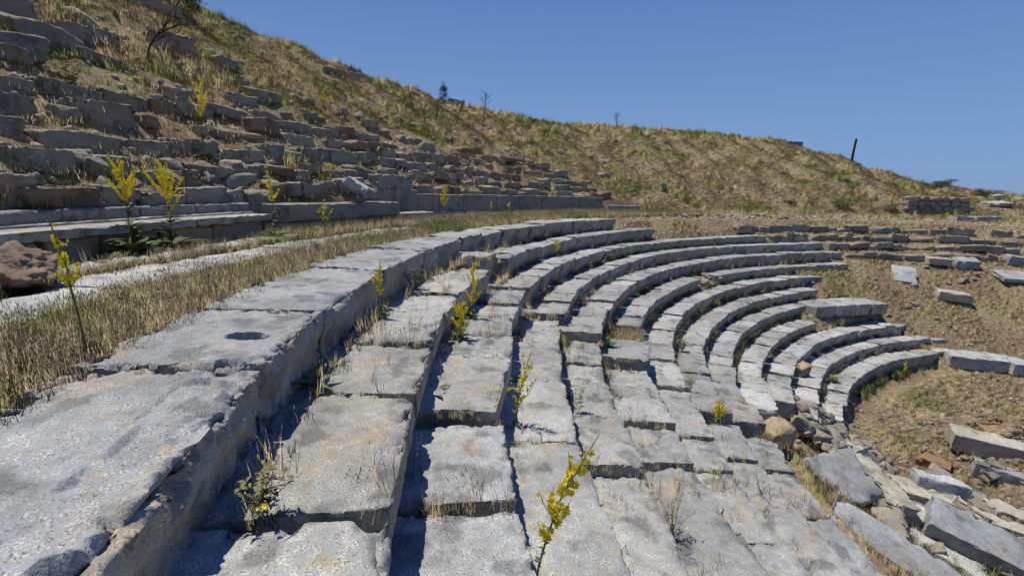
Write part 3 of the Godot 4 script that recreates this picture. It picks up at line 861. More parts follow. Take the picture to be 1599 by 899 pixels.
	# loose stones on the upper hillside
	var hs := [[265, 72, 1.35, 0.42, "long pale stone with an orange stain lying above the dead curved shrub"], [350, 100, 1.0, 0.3, "mossy grey block in the grass below the long pale stone"], [155, 63, 0.9, 0.3, "flat pale stone on the grass above the upper rubble"], [325, 80, 0.8, 0.15, "thin flat stone beside the long pale stone"], [442, 82, 0.7, 0.12], [518, 110, 1.3, 0.2, "flat grey slab on the brow beside the grey-green shrub"], [545, 118, 1.3, 0.3, "dark thick slab under the grey-green shrub on the brow"], [610, 137, 1.5, 0.2, "thin pale slab lying along the brow before the conifer"], [640, 146, 1.5, 0.2, "thin grey slab next to the thin pale one along the brow"], [125, 35, 0.8, 0.3], [235, 12, 1.9, 0.25, "long slanted grey slab on the highest part of the hillside"], [60, 62, 1.7, 0.42, "longest dark grey slab of the upper left rubble"], [20, 80, 1.2, 0.4, "rounded grey rock under the longest dark slab"], [20, 35, 0.9, 0.6, "dark upright rock above the longest dark slab"], [110, 60, 0.9, 0.4], [455, 150, 0.8, 0.2], [480, 158, 0.8, 0.2], [365, 130, 0.9, 0.2], [405, 148, 1.4, 0.25, "long low stone between the tall mullein and the brow"], [625, 185, 0.7, 0.2], [650, 195, 0.8, 0.2], [575, 192, 0.9, 0.25], [700, 215, 0.7, 0.25], [745, 215, 0.5, 0.15], [874, 236, 0.6, 0.2], [922, 242, 0.7, 0.14], [943, 252, 0.8, 0.2], [964, 248, 0.9, 0.14], [942, 272, 0.9, 0.22, "pale flat stone low on the slope past the rubble tiers"], [1034, 293, 0.7, 0.35, "pale angular stone alone on the bare slope beyond the wall"], [600, 205, 0.5, 0.2], [560, 180, 0.6, 0.2], [710, 158, 1.6, 0.35, "dark broken ledge beside the conifer bush"], [535, 175, 0.7, 0.25]]
	for e in hs:
		var p := on_ground(e[0], e[1] + 4)
		var g: Array = blocky if e[2] > 0.85 else rocks
		var yaw := -deg_to_rad(fposmod(rad_to_deg(atan2(p.z - CZ, p.x - CX)), 360.0)) + PI / 2 + rng.randf_range(-0.3, 0.3)
		top_mesh("hillside_stone", g[rng.randi() % g.size()], M.rock_pale if rng.randf() < 0.45 else M.rock_grey, Transform3D(rot_basis(yaw, rng.randf_range(-0.15, 0.15), rng.randf_range(-0.12, 0.12), Vector3(e[2], e[3] * 1.5, maxf(0.4, e[2] * 0.5))), p + Vector3(0, e[3] * 0.3, 0)), e[4] if e.size() > 4 else "small loose weathered stone half sunk in the hillside grass", "stone", "loose stones on the upper hillside")
	slab_px("flat_block", "dark flat block on the bare skyline of the far hill", "stone block", 1238, 219, Vector3(1.5, 0.4, 0.8), 0.0, 0.0, 0.0, mk.call(rough, Color(0.22, 0.2, 0.18)), M.stone, 0.15)

# ------------------------------------------------------------------ plants
class Build:
	var P := PackedVector3Array()
	var N := PackedVector3Array()
	var K := PackedColorArray()
	var I := PackedInt32Array()
	func tri(a: Vector3, b: Vector3, c: Vector3, k: Color, n := Vector3.ZERO):
		var nn := n if n != Vector3.ZERO else (c - a).cross(b - a).normalized()
		var s := P.size()
		P.append_array([a, b, c])
		N.append_array([nn, nn, nn])
		K.append_array([k, k, k])
		I.append_array([s, s + 1, s + 2])
	func quad(a, b, c, d, k: Color):
		tri(a, b, c, k)
		tri(a, c, d, k)
	func tube(path: Array, r0: float, r1: float, k: Color, sides := 4):
		var base := P.size()
		for i in path.size():
			var t: Vector3 = (path[mini(i + 1, path.size() - 1)] - path[maxi(i - 1, 0)]).normalized()
			var u := t.cross(Vector3(0.3, 0.1, 0.95)).normalized()
			var v := t.cross(u)
			var r := lerpf(r0, r1, float(i) / (path.size() - 1))
			for j in sides:
				var a := TAU * j / sides
				var n := u * cos(a) + v * sin(a)
				P.append(path[i] + n * r)
				N.append(n)
				K.append(k)
		for i in path.size() - 1:
			for j in sides:
				var a := base + i * sides + j
				var b := base + i * sides + (j + 1) % sides
				I.append_array([a, b + sides, b, a, a + sides, b + sides])
	func leaf(at: Vector3, dir: Vector3, l: float, w: float, droop: float, k: Color, segs := 5):
		var side := dir.cross(Vector3.UP).normalized()
		if side.length() < 0.5: side = Vector3.RIGHT
		var up := side.cross(dir).normalized()
		var pl: Vector3
		var pm: Vector3
		var pr: Vector3
		for i in segs + 1:
			var t := float(i) / segs
			var c := at + dir * (l * t) - Vector3.UP * (droop * l * t * t)
			var ww := w * sin(PI * pow(t, 0.75) * 0.97 + 0.05)
			var a := c + side * ww + up * ww * 0.35
			var b := c - side * ww + up * ww * 0.35
			if i:
				quad(pl, a, c, pm, k)
				quad(pm, c, b, pr, k)
			pl = a
			pm = c
			pr = b
	func mesh() -> ArrayMesh:
		var arr := []
		arr.resize(Mesh.ARRAY_MAX)
		arr[Mesh.ARRAY_VERTEX] = P
		arr[Mesh.ARRAY_NORMAL] = N
		arr[Mesh.ARRAY_COLOR] = K
		arr[Mesh.ARRAY_INDEX] = I
		var m := ArrayMesh.new()
		m.add_surface_from_arrays(Mesh.PRIMITIVE_TRIANGLES, arr)
		return m

func shade(c: Color, v: float) -> Color:
	var f := 1.0 + rng.randf_range(-v, v)
	return Color(c.r * f, c.g * f, c.b * f, 1)

var flower_mesh: ArrayMesh
var leaf_meshes := []

func flower_into(b: Build, at: Vector3, n: Vector3, r: float):
	var u := n.cross(Vector3(0.2, 0.9, 0.4)).normalized()
	var v := n.cross(u)
	var k := shade(Color(0.88, 0.75, 0.04), 0.1)
	for i in 5:
		var a := TAU * i / 5.0
		var c := u * cos(a) + v * sin(a)
		var d := u * cos(a + 0.62) + v * sin(a + 0.62)
		var e := u * cos(a - 0.62) + v * sin(a - 0.62)
		b.quad(at, at + e * r * 0.75 + n * r * 0.2, at + c * r * 1.1 + n * r * 0.42, at + d * r * 0.75 + n * r * 0.2, k)
	b.tri(at + n * r * 0.12 + u * r * 0.2, at + n * r * 0.3 + v * r * 0.2, at + n * r * 0.12 - u * r * 0.2, Color(0.5, 0.22, 0.02))

func tall(at: Vector3, px: float) -> float:   # metres of something px high in the photograph at that place
	return px / FOCAL * -(cam_basis.inverse() * (at - Vector3(0, EYE, 0))).z

func mullein(label: String, at: Vector3, px: float, lean: Vector2, o := {}):
	var h := tall(at, px)
	lean *= h
	var t = thing("mullein", label, "flowering plant", at, "yellow mulleins growing in the ruin")
	rng.seed = int(absf(at.x) * 1000.0 + absf(at.z) * 77.0)
	var green := Color(0.10, 0.125, 0.055)
	var st := Build.new()
	var top := Vector3(lean.x, h, lean.y)
	var path := []
	for i in 9:
		var f := i / 8.0
		path.append(Vector3(lean.x * f * f, h * f, lean.y * f * f) + Vector3(rng.randf_range(-1, 1), 0, rng.randf_range(-1, 1)) * 0.006)
	st.tube(path, 0.009, 0.003, Color(0.16, 0.17, 0.08), 5)
	# rosette
	var nl: int = o.get("leaves", 12)
	var ls: float = o.get("leaf", 0.2)
	for i in nl:
		var a := TAU * i / nl + rng.randf_range(-0.3, 0.3)
		var up := rng.randf_range(0.15, 0.8)
		var d := Vector3(cos(a), up, sin(a)).normalized()
		var m: ArrayMesh = leaf_meshes[rng.randi() % leaf_meshes.size()]
		var s := ls * rng.randf_range(0.7, 1.2)
		part("leaf", m, M.leaf, t, Transform3D(Basis.looking_at(d, Vector3.UP).scaled(Vector3(s, s, s)), Vector3(0, 0.02 + 0.05 * rng.randf(), 0)))
	# leaves up the stem
	var lv := Build.new()
	var from: float = o.get("bare", 0.45)
	for i in int(o.get("stem_leaves", 14)):
		var f := rng.randf_range(0.05, from)
		var p: Vector3 = path[int(f * 8)].lerp(path[mini(8, int(f * 8) + 1)], f * 8 - int(f * 8))
		var a := rng.randf() * TAU
		var l := ls * lerpf(0.75, 0.3, f / from)
		lv.leaf(p, Vector3(cos(a), rng.randf_range(0.4, 1.0), sin(a)).normalized(), l, l * 0.17, 0.3, shade(green, 0.2), 4)
	part("stem_leaves", lv.mesh(), M.leaf, t)
	# branches and flowers
	var fl := Build.new()
	var nb: int = o.get("branches", 7)
	var spread: float = o.get("spread", 0.3)
	var dens: float = o.get("dens", 1.0) * 3.0
	var fr: float = o.get("fr", 0.014)
	var spikes := [[path[int(8 * from)], top]]
	for i in nb:
		var f := lerpf(from, 0.8, float(i) / maxf(1.0, nb - 1))
		var p: Vector3 = path[int(f * 8)]
		var a := i * 2.4 + rng.randf_range(-0.4, 0.4)
		var l := h * spread * lerpf(1.0, 0.45, float(i) / nb) * rng.randf_range(0.75, 1.2)
		var e := p + Vector3(cos(a) * 0.55, 1.0, sin(a) * 0.55).normalized() * l
		st.tube([p, p.lerp(e, 0.5) + Vector3(cos(a), 0, sin(a)) * l * 0.08, e], 0.004, 0.0015, Color(0.17, 0.19, 0.08), 3)
		spikes.append([p.lerp(e, 0.15), e])
	part("stem", st.mesh(), M.leaf, t)
	var single: bool = o.get("single", false)
	for s in spikes:
		var l: float = (s[1] - s[0]).length()
		for i in int(l / 0.017 * dens):
			var f := rng.randf()
			f = f * 0.97
			var a := rng.randf() * TAU
			var n := Vector3(cos(a), rng.randf_range(-0.1, 0.5), sin(a)).normalized()
			var p: Vector3 = s[0].lerp(s[1], f) + n * rng.randf_range(0.006, 0.02)
			if rng.randf() < 0.35 or f > 0.85:
				fl.leaf(p, n, 0.012, 0.004, 0.0, shade(Color(0.22, 0.24, 0.07), 0.2), 2)
			elif single:
				part("flower", flower_mesh, M.petal, t, Transform3D(Basis.looking_at(n, Vector3.UP).scaled(Vector3.ONE * fr * rng.randf_range(0.8, 1.25)), p))
			else:
				flower_into(fl, p, n, fr * rng.randf_range(0.7, 1.2))
	if fl.P.size(): 
		var f2 = part("flower_buds" if single else "flowers", fl.mesh(), M.petal, t)
		f2.set_meta("kind", "stuff")
	return t

func weed(label: String, at: Vector3, h: float, n: int, o := {}):
	var t = thing(o.get("name", "weed"), label, "weed", at)
	rng.seed = int(absf(at.x) * 911.0 + absf(at.z) * 57.0)
	var b := Build.new()
	var lf := Build.new()
	var c: Color = o.get("col", Color(0.15, 0.15, 0.07))
	for i in n:
		var a := rng.randf() * TAU
		var sp: float = o.get("spread", 0.6)
		var d := Vector3(cos(a) * rng.randf() * sp, 1.0, sin(a) * rng.randf() * sp).normalized()
		var p := Vector3(rng.randf_range(-1, 1), 0, rng.randf_range(-1, 1)) * 0.03
		var path := [p]
		var q := p
		for s in 4:
			q += d * h * rng.randf_range(0.6, 1.0) / 4.0
			d = (d + Vector3(rng.randf_range(-1, 1), rng.randf_range(-0.3, 0.5), rng.randf_range(-1, 1)) * 0.25).normalized()
			path.append(q)
			if s > 0:
				var e: Vector3 = q + (d + Vector3(rng.randf_range(-1, 1), 0.2, rng.randf_range(-1, 1)) * 0.9).normalized() * h * rng.randf_range(0.1, 0.3)
				b.tube([q, e], 0.0014, 0.0008, c, 3)
				if o.get("buds", true): lf.leaf(e, (e - q).normalized(), 0.012, 0.004, 0.0, shade(o.get("bud", Color(0.3, 0.22, 0.1)), 0.2), 2)
			for m in int(o.get("leaves", 2)):
				var la := rng.randf() * TAU
				lf.leaf(q, Vector3(cos(la), 0.5, sin(la)).normalized(), o.get("leaf", 0.04) * rng.randf_range(0.6, 1.3), o.get("leaf", 0.04) * 0.2, 0.3, shade(c * 1.2, 0.25), 3)
		b.tube(path, 0.003, 0.0012, c, 3)
	part("stems", b.mesh(), M.leaf, t)
	part("leaves", lf.mesh(), M.leaf, t).set_meta("kind", "stuff")
	for e in o.get("flowers", []):
		part("flower", flower_mesh, M.petal, t, Transform3D(Basis.looking_at(Vector3(0.2, 0.8, 0.5).normalized(), Vector3.BACK).scaled(Vector3.ONE * 0.016), e))
	return t

func bare_shrub(label: String, at: Vector3, h: float, lean: float, col: Color, curl := 0.0):
	var t = thing("bare_shrub", label, "shrub", at)
	rng.seed = int(absf(at.x) * 311.0 + absf(at.z) * 17.0)
	var b := Build.new()
	var tw := Build.new()
	var path := []
	for i in 7:
		var f := i / 6.0
		path.append(Vector3(lean * f + curl * f * f * f, h * 0.75 * f - absf(curl) * 0.25 * f * f * f, 0.1 * sin(f * 4.0) * h * 0.2))
	b.tube(path, h * 0.022, h * 0.01, col, 5)
	for i in 16:
		var f := rng.randf_range(0.4, 1.0)
		var p: Vector3 = path[int(f * 6)]
		var d := Vector3(rng.randf_range(-0.8, 0.8) + curl * 0.8, rng.randf_range(0.3, 1.0), rng.randf_range(-0.8, 0.8)).normalized()
		var e := p + d * h * rng.randf_range(0.2, 0.42)
		tw.tube([p, p.lerp(e, 0.5) + Vector3(0, 0.02, 0), e], h * 0.008, h * 0.003, col, 3)
		for j in 5:
			var q := p.lerp(e, rng.randf_range(0.4, 1.0))
			tw.tube([q, q + (d + Vector3(rng.randf_range(-1, 1), rng.randf_range(-0.2, 1), rng.randf_range(-1, 1)) * 0.7).normalized() * h * rng.randf_range(0.06, 0.16)], h * 0.0045, h * 0.002, col, 3)
	part("trunk", b.mesh(), M.leaf, t)
	part("twigs", tw.mesh(), M.leaf, t)
	return t

func leafy_shrub(label: String, at: Vector3, size: Vector3, n: int, col: Color, cone := false, leaf := 0.06):
	var t = thing("shrub", label, "shrub", at)
	rng.seed = int(absf(at.x) * 131.0 + absf(at.z) * 37.0)
	var b := Build.new()
	var cr := Build.new()
	for i in 9:
		var a := rng.randf() * TAU
		var e := Vector3(cos(a) * size.x * 0.35, size.y * rng.randf_range(0.5, 0.95), sin(a) * size.z * 0.35) * (0.6 if cone else 1.0)
		b.tube([Vector3.ZERO, e * 0.5 + Vector3(0, 0.05, 0), e], 0.02, 0.006, Color(0.13, 0.1, 0.07), 4)
	var clumps := []
	for i in 26:
		var y := rng.randf() if cone else pow(rng.randf(), 1.6) * 0.8
		var w := (1.0 - y * 0.85) if cone else sqrt(maxf(0.05, 1.0 - (y - 0.35) * (y - 0.35) * 2.2))
		var a := rng.randf() * TAU
		var rr := w * sqrt(rng.randf()) * 0.5
		clumps.append(Vector3(cos(a) * rr * size.x, y * size.y, sin(a) * rr * size.z))
	for i in n:
		var c: Vector3 = clumps[rng.randi() % clumps.size()]
		var p := c + Vector3(rng.randfn(), rng.randfn(), rng.randfn()) * size * 0.07
		if p.y < 0.0: p.y = -p.y
		cr.leaf(p, Vector3(rng.randf_range(-1, 1), rng.randf_range(-0.2, 1.2), rng.randf_range(-1, 1)).normalized(), leaf * rng.randf_range(0.6, 1.4), leaf * 0.22, 0.2, shade(col, 0.3), 2)
	part("branches", b.mesh(), M.leaf, t)
	part("crown", cr.mesh(), M.leaf, t)
	return t

# ------------------------------------------------------------------ grass
func tuft(blades: int, h: float, w: float, spread: float, heads: float, bend: float, sd: int) -> ArrayMesh:
	var r := RandomNumberGenerator.new()
	r.seed = sd
	var b := Build.new()
	for i in blades:
		var a := r.randf() * TAU
		var p := Vector3(cos(a), 0, sin(a)) * spread * sqrt(r.randf())
		var hh := h * r.randf_range(0.45, 1.1)
		var la := r.randf() * TAU
		var le := Vector3(cos(la), 0, sin(la)) * hh * bend * r.randf()
		var f := a + r.randf_range(-1.2, 1.2)
		var side := Vector3(cos(f), 0, sin(f)) * w
		var m := p + Vector3(0, hh * 0.55, 0) + le * 0.3
		var e := p + Vector3(0, hh, 0) + le
		var v := r.randf_range(0.65, 1.3)
		var k := Color(v, v, v * r.randf_range(0.85, 1.1), 1)
		var up := (Vector3.UP + Vector3(cos(f + 1.57), 0, sin(f + 1.57)) * 0.7).normalized()
		b.tri(p - side, p + side, m + side * 0.8, k, up)
		b.tri(p - side, m + side * 0.8, m - side * 0.8, k, up)
		b.tri(m - side * 0.8, m + side * 0.8, e, k, up)
		if r.randf() < heads:
			var d := (e - m).normalized()
			var kk := Color(1.15, 1.05, 0.9, 1) * v
			kk.a = 1.0
			b.quad(e - d * 0.01, e + side * 1.7 + d * 0.012, e + d * 0.045, e - side * 1.7 + d * 0.012, kk)
	return b.mesh()

func scatter(called: String, label: String, mesh: ArrayMesh, mat, xs: Array, cs: Array):
	if xs.is_empty(): return
	var mm := MultiMesh.new()
	mm.transform_format = MultiMesh.TRANSFORM_3D
	mm.use_colors = true
	mm.mesh = mesh
	mm.instance_count = xs.size()
	var buf := PackedFloat32Array()
	buf.resize(xs.size() * 16)
	for i in xs.size():
		var t: Transform3D = xs[i]
		var c: Color = cs[i]
		var j := i * 16
		buf[j] = t.basis.x.x
		buf[j + 1] = t.basis.y.x
		buf[j + 2] = t.basis.z.x
		buf[j + 3] = t.origin.x
		buf[j + 4] = t.basis.x.y
		buf[j + 5] = t.basis.y.y
		buf[j + 6] = t.basis.z.y
		buf[j + 7] = t.origin.y
		buf[j + 8] = t.basis.x.z
		buf[j + 9] = t.basis.y.z
		buf[j + 10] = t.basis.z.z
		buf[j + 11] = t.origin.z
		buf[j + 12] = c.r
		buf[j + 13] = c.g
		buf[j + 14] = c.b
		buf[j + 15] = 1.0
	mm.buffer = buf
	var o := MultiMeshInstance3D.new()
	o.name = numbered(called)
	o.multimesh = mm
	o.material_override = mat
	add_child(o)
	tag(o, label, "grass", "", "stuff")

const STRAW := Color(0.62, 0.53, 0.34)
const OLIVE := Color(0.40, 0.39, 0.165)
const GREEN := Color(0.235, 0.30, 0.10)
const BROWN := Color(0.44, 0.37, 0.26)

func grass_col(p: Vector3, greenish: float) -> Color:
	var n := nf.get_noise_2d(p.x * 0.35, p.z * 0.35) * 1.4 + nz.get_noise_2d(p.x * 0.16 + 7.0, p.z * 0.16) * 0.8 + greenish + rng.randf_range(-0.25, 0.25)
	var c := BROWN.lerp(STRAW, clampf(n * 1.5 + 1.1, 0.0, 1.0))
	c = c.lerp(OLIVE, clampf((n - 0.0) * 1.8, 0.0, 1.0))
	c = c.lerp(GREEN, clampf((n - 0.5) * 1.8, 0.0, 1.0))
	return shade(c, 0.14)

func put(xs: Array, cs: Array, p: Vector3, s: float, c: Color, tall := 1.0):
	var a := rng.randf() * TAU
	xs.append(Transform3D(Basis(Vector3.UP, a) * Basis.from_euler(Vector3(rng.randf_range(-0.2, 0.2), 0, rng.randf_range(-0.2, 0.2))) * Basis.from_scale(Vector3(s, s * tall, s)), p))
	cs.append(c)

func build_grass():
	rng.seed = 404
	var barley := tuft(16, 0.30, 0.0022, 0.09, 0.45, 0.35, 1)
	var low := tuft(22, 0.13, 0.003, 0.12, 0.0, 0.6, 2)
	var hill := tuft(34, 0.17, 0.004, 0.34, 0.1, 0.7, 3)
	var bushy := tuft(30, 0.42, 0.005, 0.16, 0.05, 0.6, 4)
	# walkway
	var x1 := []
	var c1 := []
	var x2 := []
	var c2 := []
	for i in 30000:
		var a := 169.0 + 75.0 * pow(rng.randf(), 1.7)
		var r := rng.randf_range(24.25, 27.9)
		var p := polar(r, a)
		var on_slab := (r > 25.6 and r < 26.6 and a < 200.0) or (r > 26.9 and a < 192.0)
		if on_slab and rng.randf() < 0.96: continue
		if r < 24.55 and rng.randf() < 0.5: continue
		p.y = ground(p.x, p.z) - 0.01
		var near := clampf((a - 169.0) / 30.0, 0.0, 1.0)
		if rng.randf() < 0.55: put(x1, c1, p, rng.randf_range(0.5, 1.05) * lerpf(0.8, 1.0, near), grass_col(p, 0.12) * Color(0.70, 0.70, 0.72))
		else: put(x2, c2, p, rng.randf_range(0.7, 1.5), grass_col(p, 0.25) * Color(0.72, 0.74, 0.72))
	scatter("walkway_grass", "dry seeding grass covering the walkway above the seats", barley, M.grass, x1, c1)
	scatter("walkway_undergrowth", "short matted grass and weeds on the walkway", low, M.grass, x2, c2)
	# hillside
	var x3 := []
	var c3 := []
	var x4 := []
	var c4 := []
	for i in 190000:
		var a := rng.randf_range(176.0, 305.0)
		var r := sqrt(rng.randf_range(28.7 * 28.7, 47.0 * 47.0))
		if a > 240.0: r = sqrt(rng.randf_range(25.0 * 25.0, 47.0 * 47.0))
		var p := polar(r, a)
		var bare := nf.get_noise_2d(p.x * 0.28 + 60.0, p.z * 0.28)
		if bare < -0.12 and rng.randf() < 0.75: continue
		if r < 33.5 and a < 234.0 and rng.randf() < 0.68: continue
		if r < 28.0 and rng.randf() < 0.6: continue
		p.y = ground(p.x, p.z) - 0.015
		var gr := nz.get_noise_2d(p.x * 0.22 + 90.0, p.z * 0.22)
		var crest := smoothstep(39.5, 42.5, r) * 0.35
		put(x3, c3, p, rng.randf_range(0.55, 1.15), grass_col(p, (0.16 if p.x < 4.0 else 0.0) + crest + gr * 0.4), rng.randf_range(0.6, 1.1))
		if (gr > 0.2 or crest > 0.15) and rng.randf() < 0.06: put(x4, c4, p, rng.randf_range(0.6, 1.3), grass_col(p, 0.55))
	scatter("hillside_grass", "dry summer grass covering the hillside above the theatre", hill, M.grass, x3, c3)
	scatter("hillside_weeds", "greener weed clumps on the hillside and along its brow", bushy, M.grass, x4, c4)
	# bare lower slope and floor
	var x5 := []
	var c5 := []
	for i in 50000:
		var a := rng.randf_range(180.0, 300.0)
		var r := sqrt(rng.randf_range(5.0 * 5.0, 23.5 * 23.5))
		var kf := (RA - r) / DEP
		if r > 13.2 and covered(kf, a): continue
		var p := polar(r, a)
		var bare := nf.get_noise_2d(p.x * 0.3, p.z * 0.3)
		if bare < -0.02 and rng.randf() < 0.8: continue
		if Vector2(p.x - polar(9.6, 214.0).x, p.z - polar(9.6, 214.0).z).length() < 3.0 and rng.randf() < 0.85: continue
		p.y = ground(p.x, p.z) - 0.01
		put(x5, c5, p, rng.randf_range(0.6, 1.3), grass_col(p, 0.05 + (0.35 if r < 13.0 else -0.1)))
	scatter("floor_grass", "thin low grass on the theatre floor and bare slope", low, M.grass, x5, c5)
	# tufts in the joints and at the foot of the risers
	var x6 := []
	var c6 := []
	var x7 := []
	var c7 := []
	for i in 15000:
		var k := rng.randi() % 12
		var a := rng.randf_range(168.0, 254.0)
		var r := RA - k * DEP - 0.02 - absf(rng.randfn()) * 0.04
		if a < 195.0 and rng.randf() < 0.3: r = RA - k * DEP - rng.randf() * DEP
		var kf := k + 0.5
		if not covered(kf, a): continue
		var patch := nz.get_noise_2d(a * 0.6, k * 9.0)
		if patch < 0.05 and rng.randf() < 0.85: continue
		var p := polar(r, a, -(k + 1) * RISE - 0.02)
		var d := Vector2(p.x, p.z).length()
		if d < 5.0 and rng.randf() < 0.5: continue
		var c := grass_col(p, 0.15)
		if rng.randf() < 0.5: put(x6, c6, p, rng.randf_range(0.4, 0.9), c)
		else: put(x7, c7, p, rng.randf_range(0.5, 1.1), c)
	# block joints near the stairs
	for k in range(1, 9):
		for s in NEAR[k]:
			var n := rng.randi_range(5, 26)
			if rng.randf() < 0.35: n = 3
			for j in n:
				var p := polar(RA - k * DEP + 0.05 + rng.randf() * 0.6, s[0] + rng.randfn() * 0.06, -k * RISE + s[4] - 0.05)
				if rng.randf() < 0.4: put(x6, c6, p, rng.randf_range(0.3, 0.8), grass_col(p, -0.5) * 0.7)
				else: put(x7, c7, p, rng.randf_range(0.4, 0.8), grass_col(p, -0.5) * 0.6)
	# a grown-over gap in the sixth row
	for i in 420:
		var p := polar(RA - 5 * DEP + rng.randf_range(0.0, 0.7), rng.randf_range(193.2, 197.4), -5 * RISE - 0.4)
		put(x6, c6, p, rng.randf_range(0.9, 1.5), grass_col(p, -0.15))
	# dry grass among the fallen blocks
	for i in 900:
		var p := on_ground(rng.randf_range(1250, 1599), rng.randf_range(690, 930))
		var kf2 := (RA - Vector2(p.x - CX, p.z - CZ).length()) / DEP
		if kf2 < 8.9 or nz.get_noise_2d(p.x * 1.3, p.z * 1.3) < 0.0: continue
		put(x6, c6, p, rng.randf_range(0.5, 1.0), grass_col(p, 0.1))
	# weeds along the lowest row
	var x8 := []
	var c8 := []
	for i in 420:
		var p := polar(RA - 12 * DEP - 0.05 - absf(rng.randfn()) * 0.12, rng.randf_range(219.0, 262.0))
		if nz.get_noise_2d(p.x * 0.9, p.z * 0.9) < 0.1: continue
		p.y = ground(p.x, p.z)
		put(x8, c8, p, rng.randf_range(0.3, 0.8), shade(GREEN, 0.3))
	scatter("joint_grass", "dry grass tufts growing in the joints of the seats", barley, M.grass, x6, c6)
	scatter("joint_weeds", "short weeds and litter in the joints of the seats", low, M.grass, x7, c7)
	scatter("floor_weeds", "dark green weeds along the foot of the lowest seat row", bushy, M.grass, x8, c8)

func build_pebbles():
	rng.seed = 808
	var x := []
	var c := []
	for i in 9000:
		var p: Vector3
		var t := rng.randf()
		var s := rng.randf_range(0.02, 0.07)
		if t < 0.4:
			p = polar(rng.randf_range(29.0, 42.0), rng.randf_range(178.0, 295.0))
			s *= 1.6
		elif t < 0.75: p = polar(rng.randf_range(5.0, 23.0), rng.randf_range(195.0, 300.0))
		else: p = polar(rng.randf_range(23.5, 28.0), rng.randf_range(228.0, 300.0))
		var r := Vector2(p.x - CX, p.z - CZ).length()
		if r > 13.2 and r < 24.0 and covered((RA - r) / DEP, fposmod(rad_to_deg(atan2(p.z - CZ, p.x - CX)), 360.0)): continue
		p.y = ground(p.x, p.z) + s * 0.15
		x.append(Transform3D(rot_basis(rng.randf() * TAU, rng.randf(), rng.randf(), Vector3(s * 1.4, s, s * 1.1) * 1.6), p))
		var v := rng.randf_range(0.75, 1.35)
		c.append(Color(v, v * 0.97, v * 0.92))
	scatter("pebbles", "small loose stones strewn over the slopes and floor", small_rocks[0], M.rock_pale, x, c)
	get_child(get_child_count() - 1).set_meta("category", "stones")
	var x2 := []
	var c2 := []
	for i in 5200:
		var p := polar(9.6, 214.0) + Vector3(rng.randfn() * 1.9, 0, rng.randfn() * 2.3)
		var s := rng.randf_range(0.02, 0.10) * rng.randf_range(0.4, 1.0)
		p.y = ground(p.x, p.z) + s * 0.1
		x2.append(Transform3D(rot_basis(rng.randf() * TAU, rng.randf(), rng.randf(), Vector3(s * 1.4, s, s * 1.2) * 1.7), p))
		var v := rng.randf_range(0.55, 1.0)
		c2.append(Color(v, v * 0.82, v * 0.66))
	scatter("earth_clods", "brown clods of dug earth heaped on the theatre floor", small_rocks[0], M.rock_own, x2, c2)
	get_child(get_child_count() - 1).set_meta("category", "earth")

